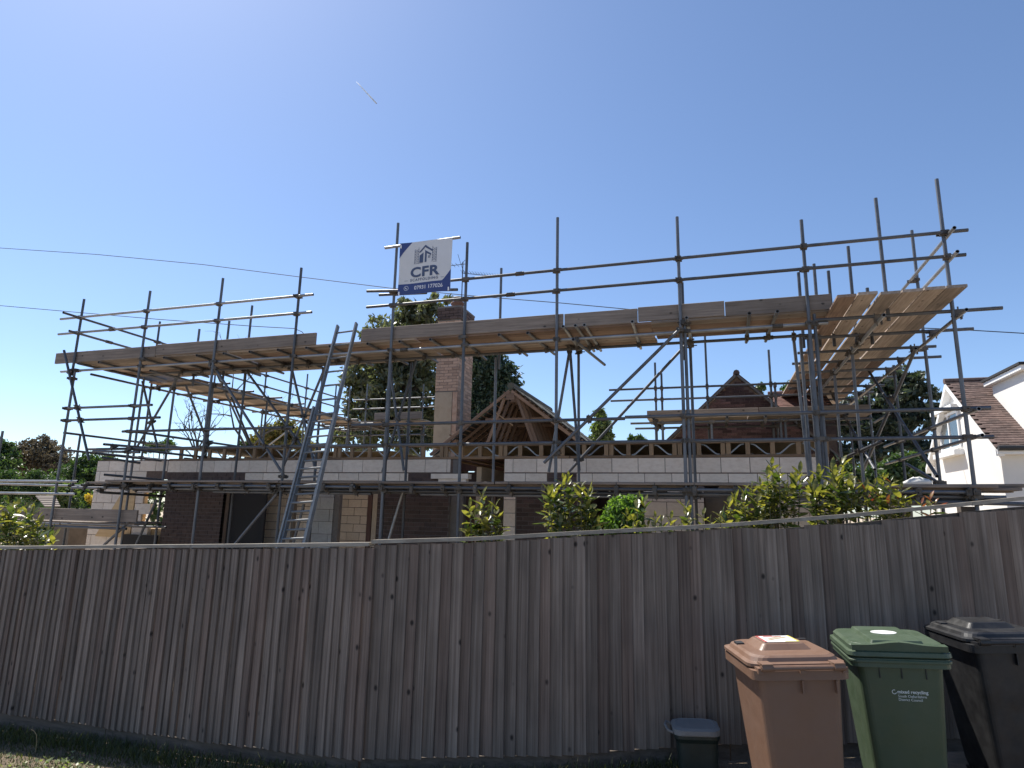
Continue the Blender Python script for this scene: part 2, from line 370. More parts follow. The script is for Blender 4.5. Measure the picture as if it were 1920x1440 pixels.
class Scaffold:
    def __init__(s, label, group='scaffolds standing round the house'):
        s.o = thing('scaffold', label, 'scaffold', group); s.t = []
    def tube(s, name, a, b, bright=False):
        Mx, L = align(a, b)
        roll = Matrix.Rotation(random.uniform(0, 6.28), 4, 'Z')
        link(name, TUBE_B if bright else TUBE, s.o, M=Mx@roll@Matrix.Diagonal((1, 1, L, 1)))
        s.t.append((Vector(a), Vector(b)))
    def couplers(s):
        n = 0
        for i in range(len(s.t)):
            for j in range(i+1, len(s.t)):
                a0, a1 = s.t[i]; b0, b1 = s.t[j]
                u = a1-a0; v = b1-b0; w0 = a0-b0
                A, B, C, D, E = u.dot(u), u.dot(v), v.dot(v), u.dot(w0), v.dot(w0)
                den = A*C-B*B
                if den < 1e-4*A*C: continue
                ta = max(0, min(1, (B*E-C*D)/den)); tb = max(0, min(1, (A*E-B*D)/den))
                pa = a0+u*ta; pb = b0+v*tb
                if (pa-pb).length < .11 and n < 280:
                    q = u.to_track_quat('Z', 'Y').to_matrix().to_4x4()
                    link('coupler', COUP, s.o, M=Matrix.Translation((pa+pb)/2)@q@Matrix.Rotation(random.choice((0, 1.57, 3.14, 4.71)), 4, 'Z')); n += 1
    def sleeve(s, p, d):
        link('sleeve_coupler', SLEEVE, s.o, M=Matrix.Translation(p)@Vector(d).to_track_quat('Z', 'Y').to_matrix().to_4x4())

# board meshes, length along X from 0 to 1 in object scale
def board_mesh(name, mat, wd=.225, th=.038):
    mb = MB(); c = .006
    prof = [(-wd/2, c), (-wd/2+c, 0), (wd/2-c, 0), (wd/2, c), (wd/2, th-c), (wd/2-c, th), (-wd/2+c, th), (-wd/2, th-c)]
    mb.loft([[(x, y, z) for y, z in prof] for x in (0, 1)]); return mb.mesh(name, mat)
DR = random.Random(77)
def board(parent, name, a, b, mat='deck', wd=.225, th=.038, up=(0, 0, 1), cache={}):
    """plank from a to b; up = its thickness direction"""
    if mat == 'deck': mat = DR.choice(('deck', 'deck_red', 'deck_grey', 'deck_grey', 'deck_dark', 'deck'))
    if name == 'deck_board': j = DR.uniform(-.005, .005); a = Vector(a)+Vector((0, 0, j)); b = Vector(b)+Vector((0, 0, j+DR.uniform(-.004, .004)))
    a = Vector(a); b = Vector(b); L = (b-a).length; key = (mat, wd, th, round(L, 2))
    if key not in cache:
        mb = MB(); c = .005
        prof = [(-wd/2, c), (-wd/2+c, 0), (wd/2-c, 0), (wd/2, c), (wd/2, th-c), (wd/2-c, th), (-wd/2+c, th), (-wd/2, th-c)]
        LL = key[3]
        mb.loft([[(0, y*.985, z) for y, z in prof], [(.012, y, z) for y, z in prof], [(LL-.012, y, z) for y, z in prof], [(LL, y*.985, z) for y, z in prof]])
        cache[key] = mb.mesh(name+'_mesh', M[mat])
    x = (b-a).normalized(); z = Vector(up); z = (z-x*z.dot(x)).normalized(); y = z.cross(x)
    Mx = Matrix(((x.x, y.x, z.x, a.x), (x.y, y.y, z.y, a.y), (x.z, y.z, z.z, a.z), (0, 0, 0, 1)))
    return link(name, cache[key], parent, M=Mx)

# ================================================================== THE HOUSE
house = thing('house', 'single storey brick and block house shell under construction with joists on its walls', 'house')
BOX = {}
def ubox(mat, bev=.03):
    if mat not in BOX:
        mb = MB(); mb.box(0, 1, 0, 1, 0, 1); BOX[mat] = mb.mesh('unit_'+mat, M[mat])
    return BOX[mat]
def masonry(parent, pname, piece, pieces, mat, face, depth=.1, axis='Y', budget=300, sign=1, backing=None, jit=.003, fl=None):
    """pieces: list of (u0,u1,z0,z1) rectangles in the wall plane; u is X (axis Y) or Y (axis X). Objects up to the budget, rest joined."""
    camp = Vector((0, 0, EYE))
    def key(p):
        u = (p[0]+p[1])/2; c = Vector((u, face, p[2])) if axis == 'Y' else Vector((face, u, p[2])); return (c-camp).length
    pieces = sorted(pieces, key=key)
    wl = parent
    rest = MB()
    for i, (u0, u1, z0, z1) in enumerate(pieces):
        j = random.uniform(-jit, jit)
        if axis == 'Y': loc = (u0, face+j, z0); s_ = (u1-u0, depth, z1-z0)
        else:
            loc = (face+j if sign > 0 else face+j-depth, u0, z0); s_ = (depth, u1-u0, z1-z0)
        if i < budget: link(piece, ubox(mat), wl, loc=loc, scale=s_)
        else: rest.box(loc[0], loc[0]+s_[0], loc[1], loc[1]+s_[1], loc[2], loc[2]+s_[2])
    if rest.f: rest.build(piece+'_courses', M[mat], wl, kind='stuff')
def bond(u0, u1, z0, z1, bl, bh, gap, top=True, off=0.0, inside=None):
    out = []; k = 0; z = z1
    while z-bh > z0-bh*.6:
        zz0 = max(z0, z-bh+gap)
        u = u0-(bl/2 if (k % 2) else 0)-off
        while u < u1:
            a, b = max(u, u0), min(u+bl-gap, u1)
            if b-a > .03 and z-zz0 > .02 and (inside is None or inside((a+b)/2, (zz0+z)/2)): out.append((a, b, zz0, z))
            u += bl
        z -= bh; k += 1
    return out
WY = 10.9
TOP = 2.695
wall = MB()
# mortar backing, recessed 8 mm behind the faces, split round the openings
BK = WY+.008
def back(x0, x1, z0, z1, mat='mortar', y=BK, th=.085, nm='mortar_bed'):
    MB().box(x0, x1, y, y+th, z0, z1).build(nm, M[mat], house)
def row(x0, x1, z0, z1, mat, bl, off=0, budget=300, bh=None, gap=.010, y=WY):
    return masonry(house, None, 'brick' if 'brick' in mat else 'block', bond(x0, x1, z0, z1, bl, bh or (z1-z0), gap, off=off), mat, y, .09, budget=budget)
zA, zB, zC = 2.445, 2.305, 2.24
G0 = -.1
# left gable block pier with window opening
back(-13.32, -11.98, G0, 2.72); back(-11.98, -11.32, 2.3, 2.72); back(-11.98, -11.32, G0, .75)
masonry(house, None, 'block', [p for p in bond(-13.34, -11.32, .5, 2.70, .45, .232, .011, off=.1) if not (p[1] > -11.96 and .75 < p[2] < 2.28 and p[0] > -12.0)], 'block', WY, .09)
# head courses
back(-11.32, -4.62, zB, TOP); back(-3.61, 1.72, zB, TOP)
row(-11.3, -4.66, zA, TOP, 'block', .445, .1)
row(-3.60, 1.72, zA, TOP, 'block', .445, .28)
row(-9.25, -5.52, zB-.02, zA-.010, 'block', .445, .0)
row(-3.60, -2.80, zB-.02, zA-.010, 'block', .40, .0); row(-2.27, 1.72, zB-.02, zA-.010, 'block', .445, .17)
brick_list = []
B = lambda x0, x1, z0, z1, off=0: brick_list.extend(bond(x0, x1, z0, z1, .225, .075, .010, off=off))
B(-11.30, -9.27, zB-.08, zA-.010); B(-5.50, -4.66, zB-.1, zA-.010, .05); B(-2.78, -2.29, zB-.1, zA-.010)
B(-11.28, -9.75, .55, 2.22); B(-6.13, -4.66, .55, 2.20); B(-3.36, -2.14, .55, 2.20)
back(-11.28, -9.75, G0, 2.30, 'mortar_grey'); back(-6.13, -4.66, G0, zB, 'mortar_grey'); back(-3.58, -2.14, G0, zB, 'mortar_grey')
masonry(house, None, 'brick', brick_list, 'brick_dark', WY, .09, budget=298)
# block piers
masonry(house, None, 'block', bond(-3.60, -3.385, .55, 2.2, .45, .235, .010), 'block', WY, .09)
masonry(house, None, 'block', bond(-7.62, -7.10, .55, 2.2, .45, .235, .010), 'block_grey', WY, .09); back(-7.61, -7.11, G0, zB, 'mortar_grey')
masonry(house, None, 'block', bond(-1.13, -.17, .55, 2.2, .45, .235, .010, off=.3), 'block', WY, .09); back(-1.12, -.18, G0, zB)
masonry(house, None, 'block', bond(.95, 1.72, .55, 2.3, .45, .235, .010), 'block', WY, .09); back(.96, 1.715, G0, zB)
# lintels
for a, b in ((-9.75, -7.6), (-7.1, -6.1), (-2.14, -1.1), (-.2, .97), (-4.66, -3.6)):
    if a == -4.66: continue
    MB().box(a-.1, b+.1, WY+.004, WY+.09, zC, zB-.02).build('lintel', M['mortar_grey'], house)
# corbelled white pad stones by the stair opening
MB().box(-5.02, -4.28, WY-.06, WY+.12, 2.335, 2.425).build('padstone', M['block'], house)
MB().box(-4.88, -4.33, WY-.03, WY+.1, 2.25, 2.331).build('padstone', M['block'], house)
MB().box(-4.655, -4.52, WY+.02, WY+.1, 2.44, TOP).build('reveal_lining', M['mortar_grey'], house)
# reveals and frames in the openings
MB().box(-7.09, -6.98, WY+.02, WY+.12, G0, 2.24).build('reveal_wall', M['mortar_grey'], house)
MB().box(-6.34, -6.25, WY-.01, WY+.1, G0, 2.24).build('door_post', M['post'], house)
MB().box(-6.24, -6.14, WY+.003, WY+.1, G0, 2.24).build('door_lining', M['render'], house)
MB().box(-4.64, -4.40, WY+.06, WY+.2, G0, 2.24).build('reveal_wall', M['mortar_grey'], house)
MB().box(-3.86, -3.80, WY+.1, WY+.2, G0, 2.24).build('door_post', M['truss'], house)
MB().box(-1.72, -1.70, WY+.02, WY+.1, G0, 2.24).build('door_lining', M['render'], house)
MB().box(-8.05, -8.0, WY+.02, WY+.1, G0, 2.24).build('door_post', M['shade'], house)
MB().box(-.15, .93, WY+.12, WY+.15, G0, 2.2).build('boarding', M['shade'], house, label='brown board closing the right window opening')
MB().box(-9.72, -8.80, WY+.15, WY+.2, G0, 2.3).build('boarding', M['felt'], house, label='dark sheet standing in the left opening')  # flat black panel filling this opening
# inner buff block walls seen through the openings
MB().box(-9.6, -6.3, 11.61, 11.7, G0, 2.68).build('mortar_bed', M['mortar'], house)
masonry(house, None, 'block', bond(-9.6, -6.3, .45, 2.6, .30, .165, .010), 'block_buff', 11.6, .09, budget=150)
MB().box(-11.3, 1.7, 14.5, 14.62, G0, 2.68).build('rear_wall', M['brick_dark'], house)  # rear and side walls added to keep light out of the rooms
MB().box(1.6, 1.7, 11.02, 14.48, G0, 2.68).build('side_wall', M['brick_dark'], house)
MB().box(-11.3, -11.2, 11.2, 14.48, G0, 2.68).build('side_wall', M['block'], house)
MB().box(-4.4, -4.3, 11.6, 14.4, G0, 2.6).build('partition_wall', M['block_buff'], house)
# plywood and studs in the left window
MB().box(-12.28, -12.10, WY-.02, WY+.06, G0, 2.24).build('stud', M['ply'], house, label='raw orange timber stud beside the left window')
MB().box(-11.95, -11.84, WY+.02, WY+.09, .6, 2.28).build('stud', M['ply'], house)
mb = MB(); mb.prism([(-13.05, 1.05), (-12.3, 1.05), (-12.3, 2.0), (-12.45, 2.0)], WY-.05, WY-.035); mb.build('plywood_sheet', M['ply'], house)
MB().box(-12.3, -11.3, WY+.1, WY+.9, .3, 1.25).build('window_board', M['ply'], house)
MB().box(-12.2, -11.3, WY-.1, WY-.03, .2, 1.12).build('boarding', M['felt'], house)
# sloping stub of the left flank
mb = MB(); Mx = Matrix.Translation((-13.35, 11.05, 0))
mb.face([(-13.34, 10.92, 2.70), (-13.34, 10.92, 2.2), (-14.3, 11.8, 2.2), (-14.3, 11.8, 2.45)])
mb.face([(-13.34, 11.02, 2.70), (-14.3, 11.9, 2.45), (-14.3, 11.9, 2.2), (-13.34, 11.02, 2.2)])
mb.face([(-13.34, 10.92, 2.70), (-14.3, 11.8, 2.45), (-14.3, 11.9, 2.45), (-13.34, 11.02, 2.70)])
mb.build('flank_wall', M['block'], house)

# wall plate, metal web joist along the front, joists running back
zp0, zp1 = 2.70, 2.745; zt0, zt1 = 2.935, 2.975
for a, b in ((-11.3, -7.0), (-7.0, -2.4), (-2.4, 1.74)):
    board(house, 'bottom_plate', (a, WY+.05, zp0), (b-.01, WY+.05, zp0), 'plate', .1, .045)
    board(house, 'top_plate', (a, WY+.05, zt0), (b-.01, WY+.05, zt0), 'plate', .1, .04)
stud = MB().box(-.035, .035, 0, .047, 0, zt0-zp1-.002).mesh('joist_stud', M['joist'])
webm = MB()
xw = -11.2; i = 0
jx = []
x = 1.70
while x > -11.3:
    jx.append(x); x -= .385
for k, x in enumerate(jx):
    xx = x+random.uniform(-.012, .012)
    link('joist_end', stud, house, loc=(xx, WY+.003, zp1+.001))
    if random.random() < .18: link('joist_end', stud, house, loc=(xx+.085, WY+.02, zp1+.001))
for k in range(len(jx)-1):
    if k % 6 == 5: continue
    x0, x1 = jx[k+1]+.05, jx[k]-.05; zl, zh = zp1+.015, zt0-.015
    pts = []
    up = k % 2
    for i in range(9):
        t = i/8; c = min(1, max(0, (t-.18)/.64))
        pts.append((x0+(x1-x0)*t, WY+.075, zl+(zh-zl)*(c if up else 1-c)))
    mb = MB()
    for a, b in zip(pts[:-1], pts[1:]):
        a = Vector(a); b = Vector(b); d = (b-a).normalized(); n = Vector((-d.z, 0, d.x))*.011
        mb.face([a-n, b-n, b+n, a+n]); mb.face([a-n+Vector((0, .012, 0)), a+n+Vector((0, .012, 0)), b+n+Vector((0, .012, 0)), b-n+Vector((0, .012, 0))])
        mb.face([a-n, a-n+Vector((0, .012, 0)), b-n+Vector((0, .012, 0)), b-n]); mb.face([a+n, b+n, b+n+Vector((0, .012, 0)), a+n+Vector((0, .012, 0))])
    mb.build('metal_web', M['galv_bright'], house)
for x in [-11.0+i*.4 for i in range(32)]:
    if -6.7 < x < -5.3 or -8.9 < x < -6.5 and int(x*2.5) % 2: continue
    board(house, 'floor_joist', (x, WY+.13, zp1-.01), (x, 14.4, zp1-.01), 'plate', .07, .045)
MB().box(-9.0, -6.3, WY+.02, 11.1, 2.978, 2.996).build('shading_floor_deck', M['osb'], house)  # deck added over the joists to darken the rooms, gap left for skylight
MB().box(-9.0, -6.6, 12.2, 13.9, 2.978, 2.996).build('shading_floor_deck', M['osb'], house)
MB().box(-11.3, -9.01, WY+.02, 13.9, 2.978, 2.996).build('shading_floor_deck', M['osb'], house)
MB().box(-5.3, 1.74, WY+.02, 14.4, 2.978, 2.996).build('shading_floor_deck', M['osb'], house)
mb = MB(); mb.box(-11.25, 1.7, 14.4, 14.45, 2.70, 2.975); mb.build('rim_board', M['post'], house)

# ------------------------------------------------------------------ chimney
CY = 14.0; cx0, cx1, cy1 = -6.47, -5.87, 14.93
chim = thing('chimney', 'tall pink brick chimney stack with buff rendered lower front, standing free of its roof', 'chimney')
MB().box(cx0+.012, cx1-.012, CY+.012, cy1-.012, -.1, 6.72).build('core', M['mortar_grey'], chim)
fr = bond(cx0, cx1, 4.62, 6.42, .225, .075, .010)+[p for p in bond(cx0, cx1, 2.9, 5.25, .225, .075, .010)[:0]]
masonry(chim, None, 'brick', fr, 'brick_pink', CY, .04, budget=90, jit=.004)
masonry(chim, None, 'brick', bond(CY+.045, cy1, 3.0, 6.42, .225, .075, .010), 'brick_pink', cx1, .04, axis='X', sign=-1, budget=190, jit=.005)
masonry(chim, None, 'brick', bond(cx0-.02, cx1+.02, 6.43, 6.75, .225, .075, .010), 'brick_dark', CY-.02, .05, budget=20)
masonry(chim, None, 'brick', bond(CY+.035, cy1+.02, 6.43, 6.75, .225, .075, .010), 'brick_dark', cx1+.02, .05, axis='X', sign=-1, budget=20)
mb = MB(); mb.box(cx0+.005, cx0+.46, CY-.006, CY+.012, 2.9, 4.60); mb.build('render_patch', M['render'], chim)
mb = MB(); mb.box(cx0+.475, cx1-.003, CY-.003, CY+.012, 2.9, 4.60); mb.build('render_patch', M['brick_pink'], chim, label='strip of exposed pink brickwork beside the render')
mb = MB(); mb.box(cx0-.02, cx1+.02, CY-.02, cy1+.02, 6.755, 6.80); mb.build('crown', M['mortar_grey'], chim)
def lathe(prof, n=20, c=(0, 0, 0)):
    return [[(c[0]+r_*math.cos(2*math.pi*k/n), c[1]+r_*math.sin(2*math.pi*k/n), c[2]+z) for k in range(n)] for r_, z in prof]
pc = (-6.08, 14.3, 6.78)
MB().loft(lathe([(.17, 0), (.15, .05), (.15, .13), (.18, .15), (.18, .19), (.14, .20)], 20, pc)).build('pot', M['terracotta'], chim, smooth=True)
cw = MB().loft(lathe([(.02, .36), (.12, .345), (.19, .30), (.17, .285), (.02, .30)], 20, pc))
for k in range(4):
    a = k*1.57+.4; cw.tube([(pc[0]+.13*math.cos(a), pc[1]+.13*math.sin(a), pc[2]+.18), (pc[0]+.13*math.cos(a), pc[1]+.13*math.sin(a), pc[2]+.30)], .008, 5)
cw.build('cowl', M['black'], chim)
mb = MB(); mb.box(cx1+.004, cx1+.02, CY+.1, CY+.75, 5.75, 5.95); mb.build('flashing', M['lead'], chim)

# aerial
ae = thing('tv_aerial', 'thin television aerial with two booms on a mast above the chimney', 'aerial')
m0 = P(860, 600, 14.6); m1 = P(868, 493, 14.6); mxx = (m0.x+m1.x)/2
MB().tube([(m0.x, 14.75, 5.9), (m1.x, 14.6, m1.z+.03)], .014, 6).build('mast', M['black'], ae)
b1a, b1b = P(838, 499, 14.3), P(873, 495, 14.6)
mb = MB(); mb.tube([b1a, b1b], .009, 5)
for t_ in (.1, .35, .55): 
    p = b1a.lerp(b1b, t_); mb.tube([p+Vector((0, -.12, .0)), p+Vector((0, .12, 0))], .005, 4)
p = b1a.lerp(b1b, .75); mb.tube([p, p+Vector((-.1, 0, .3))], .006, 4); mb.tube([p, p+Vector((.12, 0, -.28))], .006, 4); mb.tube([p, p+Vector((.12, 0, .12))], .006, 4)
mb.build('boom', M['black'], ae)
b2a, b2b = P(866, 512, 14.6), P(935, 519, 14.8)
mb = MB(); mb.tube([b2a, b2b], .009, 5)
for i in range(14):
    p = b2a.lerp(b2b, i/13); h_ = .045; mb.tube([p+Vector((0, -.1, h_)), p+Vector((0, .1, h_))], .004, 4); mb.tube([p, p+Vector((0, 0, h_))], .004, 4)
mb.build('boom', M['black'], ae)

# ------------------------------------------------------------------ old roof remnant with trusses
oroof = thing('roof_remnant', 'cut open old pitched roof with exposed brown trusses and mossy tiles', 'roof')
AX, AZ, EX, EZ = -4.36, 4.50, 1.98, 3.02       # apex x,z ; half span ; eaves z
YR0, YR1 = 13.5, 17.2
def slope(side, y0, y1, off, th, mat, nm, e=1.0):
    x1 = AX+side*EX*e; z1 = AZ-(AZ-EZ)*e
    n = Vector((side*(AZ-EZ), 0, EX)).normalized()
    a = Vector((AX, 0, AZ))+n*off; b = Vector((x1, 0, z1))+n*off; c = b+n*th; d = a+n*th
    mb = MB(); mb.prism([(q.x, q.z) for q in (a, b, c, d)], y0, y1); return mb.build(nm, M[mat], oroof)
slope(1, YR0+.05, YR1, .055, .006, 'felt', 'roofing_felt'); slope(-1, YR0+.45, YR1, .055, .006, 'felt', 'roofing_felt')
# tiles (course by course on the right slope)
SL = math.hypot(EX, AZ-EZ); ang = math.atan2(AZ-EZ, EX)
tl = MB(); tl.box(-.005, .33, .003, .300, 0, .016); TILE_R = tl.mesh('roof_tile', M['tile_moss'])
for side in (1, -1):
    nrow = int(SL/.27)
    for r_ in range(nrow+1):
        for c_ in range(5 if side > 0 else 4):
            y = YR0-.03+c_*.305+(.15 if r_ % 2 else 0)+(0 if side > 0 else .5)
            if side < 0 and random.random() < .12: continue
            s_ = .03+r_*.27
            p = Vector((AX, y, AZ))+Vector((side*math.cos(ang), 0, -math.sin(ang)))*s_+Vector((side*math.sin(ang), 0, math.cos(ang)))*(.075+random.uniform(0, .006))
            rot = Euler((0, ang+.05, 0)) if side > 0 else Euler((0, ang+.05, math.pi))
            if side < 0: p.y += .3
            link('roof_tile', TILE_R, oroof, loc=p, rot=rot)
rest = MB()
for side in (1, -1):
    x1 = AX+side*EX; n = Vector((side*math.sin(ang), 0, math.cos(ang)))
    for r_ in range(int(SL/.27)+1):
        a = Vector((AX, 0, AZ))+Vector((side*math.cos(ang), 0, -math.sin(ang)))*(.03+r_*.27)+n*.078; b = a+Vector((side*math.cos(ang), 0, -math.sin(ang)))*.31+n*.012
        rest.prism([(a.x, a.z), (b.x, b.z), (b.x, b.z+.018), (a.x, a.z+.018)], YR0+1.75, YR1)
rest.build('tile_courses', M['tile_moss'], oroof)
mb = MB().tube([(AX, YR0+.05, AZ+.09), (AX, YR1, AZ+.09)], .09, 8); mb.build('ridge', M['tile_moss'], oroof)
def member(y, a, b, d=.072, th=.035, mat='truss', nm='rafter'):
    a = Vector((a[0], y, a[1])); b = Vector((b[0], y, b[1]))
    return board(oroof, nm, a, b, mat, th, d, up=Vector((-(b-a).z, 0, (b-a).x)) if (b-a).x > 0 else Vector(((b-a).z, 0, -(b-a).x)))
for i, y in enumerate([YR0+.02+.36*k for k in range(10)]):
    zb = EZ+.05
    member(y, (AX, AZ-.06), (AX+EX*.97, EZ+.02-.05)); 
    if i != 1: member(y, (AX-EX*.97, EZ+.02-.05), (AX, AZ-.06))
    member(y+.04, (AX-.12, AZ-.2), (AX-.62, zb-.1), nm='strut'); member(y+.04, (AX+.12, AZ-.2), (AX+.62, zb-.1), nm='strut')
    if i in (1, 4): member(y+.08, (AX-.75, AZ-.66), (AX+.95, AZ-.66), nm='collar')
    MB().box(AX-.10, AX+.10, y-.022, y-.018, AZ-.24, AZ-.09).build('nail_plate', M['truss'], oroof)
for k in range(16):
    for side in (1, -1):
        s_ = .15+k*.135
        if s_ > SL: continue
        p = Vector((AX+side*math.cos(ang)*s_, 0, AZ-math.sin(ang)*s_))+Vector((side*math.sin(ang), 0, math.cos(ang)))*.035
        Mx = Matrix.Translation((p.x, 0, p.z))@Matrix.Rotation(side*ang, 4, 'Y')
        y0 = YR0-.06+random.uniform(0, .08)+(.3 if side < 0 and k % 3 else 0)
        mb = MB(); mb.box(-.012, .012, y0, YR1, 0, .018, Mx); mb.build('batten', M['truss'], oroof)
MB().box(AX-2.1, AX+2.1, YR1, YR1+.1, 0, EZ).build('end_wall', M['brick_dark'], oroof)
mb = MB(); mb.prism([(AX-EX, EZ-.03), (AX+EX, EZ-.03), (AX+EX, EZ+.05), (AX, AZ+.06), (AX-EX, EZ+.05)], YR1-.12, YR1-.02); mb.build('gable_wall', M['brick_dark'], oroof)
MB().tube([P(925, 770, 13.3), P(962, 798, 13.3)], .012, 5).build('loose_batten', M['joist'], oroof)

# ------------------------------------------------------------------ brick gable beyond
gab = thing('brick_gable_house', 'dark red brick gable end with pale verge and a clay tiled cross roof behind', 'house')
GY = 14.7; gax, gaz, gh, gez = .58, 4.80, 1.95, 2.95
sl_g = (gaz-gez)/gh
ins = lambda u, z: abs(u-gax)*sl_g < gaz-z-.02
mb = MB(); mb.prism([(gax-gh, gez), (gax+gh, gez), (gax, gaz-.02)], GY+.01, GY+.2); mb.box(gax-gh, 2.5, GY+.011, GY+.2, 0, gez); mb.build('gable_wall', M['mortar'], gab)
masonry(gab, None, 'brick', bond(gax-gh, gax+gh, 2.75, gaz-.03, .20, .064, .009, inside=ins)+bond(gax+gh, 2.5, 2.75, 3.55, .20, .064, .009), 'brick_mix', GY, .03, budget=300, jit=.004)
MB().box(gax+1.2, 2.5, GY+.03, GY+.2, 2.9, 3.5).build('side_wall', M['mortar'], gab)
for side in (1, -1):
    a = Vector((gax, GY-.06, gaz+.03)); b = Vector((gax+side*gh, GY-.06, gez+.03))
    mb = MB(); mb.prism([(a.x, a.z), (b.x, b.z), (b.x, b.z+.05), (a.x, a.z+.05)], GY-.08, GY+.12); mb.build('verge', M['mortar_grey'], gab)
    mb = MB(); mb.prism([(a.x, a.z+.055), (b.x, b.z+.055), (b.x, b.z+.09), (a.x, a.z+.09)], GY-.04, GY+2.6); mb.build('roof_slope', M['tile'], gab)
mb = MB().tube([(gax, GY-.08, gaz+.1), (gax, GY+2.6, gaz+.1)], .07, 8); mb.build('ridge', M['tile'], gab)
# cross roof to the right
rtl = MB(); rtl.box(.002, .163, 0, .13, 0, .012); RT = rtl.mesh('clay_tile', M['tile_red'])
x0r, x1r = 1.35, 2.62; yb, yt_, zb_, zt_ = 15.0, 16.4, 4.02, 4.68
sa = math.atan2(zt_-zb_, yt_-yb); Lr = math.hypot(yt_-yb, zt_-zb_)
MB().loft([[(x0r, yb, zb_-.03), (x1r, yb, zb_-.03), (x1r, yt_, zt_-.03), (x0r, yt_, zt_-.03)], [(x0r, yb, zb_-.01), (x1r, yb, zb_-.01), (x1r, yt_, zt_-.01), (x0r, yt_, zt_-.01)]]).build('roof_deck', M['felt'], gab)
for r_ in range(int(Lr/.11)):
    for c_ in range(int((x1r-x0r)/.165)):
        s_ = r_*.11
        link('roof_tile', RT, gab, loc=(x0r+c_*.165+(.08 if r_ % 2 else 0), yb+s_*math.cos(sa), zb_+s_*math.sin(sa)+.004+random.uniform(0, .004)), rot=(sa-.09, 0, 0))
MB().tube([(x0r, yt_, zt_+.02), (x1r, yt_, zt_+.02)], .07, 8).build('ridge', M['tile_red'], gab)
MB().box(x0r, x1r, yb-.03, yb+.02, zb_-.17, zb_-.04).build('fascia', M['upvc'], gab)
MB().box(x0r, x1r, yb+.25, yb+.4, 0, zb_-.1).build('wall', M['brick_dark'], gab)

# ------------------------------------------------------------------ white house on the right
wh = thing('white_house', 'white rendered house with brown tiled roof, gable window and white dormer', 'house')
X6 = 6.0; ya, yapex, yc = 16.4, 18.75, 20.95; ze, zr = 3.40, 5.25; zf = 3.25
mb = MB()
gp = [(ya, -.1), (yc, -.1), (yc, zf), (yapex, zr-.05), (ya, ze)]
mb.loft([[(X6, y, z) for y, z in gp], [(X6+.2, y, z) for y, z in gp]]); mb.build('gable_wall', M['white'], wh)
MB().box(X6+.2, 13, ya, ya+.2, -.1, ze-.05).build('front_wall', M['white'], wh)
MB().box(X6+.2, 13, yc-.2, yc, -.1, zf).build('rear_wall', M['white'], wh)
# verge boards
for (y0, z0, y1, z1) in ((ya-.22, ze-.12, yapex, zr), (yc+.12, zf-.05, yapex, zr)):
    mb = MB(); d = .14
    mb.loft([[(X6-.16, y0, z0), (X6-.16, y1, z1), (X6-.16, y1, z1-d), (X6-.16, y0, z0-d)], [(X6+.0, y0, z0), (X6+.0, y1, z1), (X6+.0, y1, z1-d), (X6+.0, y0, z0-d)]]); mb.build('verge_board', M['upvc'], wh)
MB().box(X6-.14, 13, ya-.26, ya-.22, ze-.22, ze-.08).build('fascia', M['upvc'], wh)
MB().box(X6-.1, 13, ya-.22, ya-.002, ze-.22, ze-.2).build('soffit', M['upvc'], wh)
MB().tube([(X6-.14, ya-.32, ze-.10), (13, ya-.32, ze-.10)], .055, 8).build('gutter', M['black'], wh)
sa = math.atan2(zr-ze+.12, yapex-ya+.25); Lr = math.hypot(zr-ze+.12, yapex-ya+.25)
mb = MB(); mb.loft([[(X6-.15, ya-.25, ze-.12), (13, ya-.25, ze-.12), (13, yapex, zr), (X6-.15, yapex, zr)], [(X6-.15, ya-.25, ze-.10), (13, ya-.25, ze-.10), (13, yapex, zr+.02), (X6-.15, yapex, zr+.02)]]); mb.build('roof_deck', M['felt'], wh)
mb = MB(); mb.loft([[(X6-.15, yc+.15, zf-.12), (13, yc+.15, zf-.12), (13, yapex, zr), (X6-.15, yapex, zr)], [(X6-.15, yc+.15, zf-.10), (13, yc+.15, zf-.10), (13, yapex, zr+.02), (X6-.15, yapex, zr+.02)]][::-1]); mb.build('roof_deck', M['tile'], wh)
wt = MB(); wt.box(.002, .193, 0, .15, 0, .016); WT = wt.mesh('brown_tile', M['tile'])
cells = []
nr = int(Lr/.105)
for r_ in range(nr):
    for c_ in range(12):
        cells.append((r_, c_))
far = MB(); n_ = 0
for r_, c_ in sorted(cells, key=lambda q: q[1]):
    s_ = r_*.105; x = X6-.17+c_*.195+(.095 if r_ % 2 else 0); y = ya-.27+s_*math.cos(sa); z = ze-.10+s_*math.sin(sa)+.006+random.uniform(0, .006)
    if x > 6.75 and s_ < Lr*.8 and s_ > .35: continue
    if n_ < 300: link('roof_tile', WT, wh, loc=(x, y, z), rot=(sa-.09, 0, 0)); n_ += 1
    else:
        Mx = Matrix.Translation((x, y, z))@Euler((sa-.09, 0, 0)).to_matrix().to_4x4(); far.box(.002, .193, 0, .15, 0, .016, Mx)
for r_ in range(nr):
    s_ = r_*.105; Mx = Matrix.Translation((X6-.17+12*.195, ya-.27+s_*math.cos(sa), ze-.10+s_*math.sin(sa)+.006))@Euler((sa-.09, 0, 0)).to_matrix().to_4x4()
    far.box(0, 4, 0, .15, 0, .016, Mx)
far.build('tile_courses', M['tile'], wh, kind='stuff')
MB().tube([(X6-.17, yapex, zr+.05), (13, yapex, zr+.05)], .075, 8).build('ridge', M['tile'], wh)
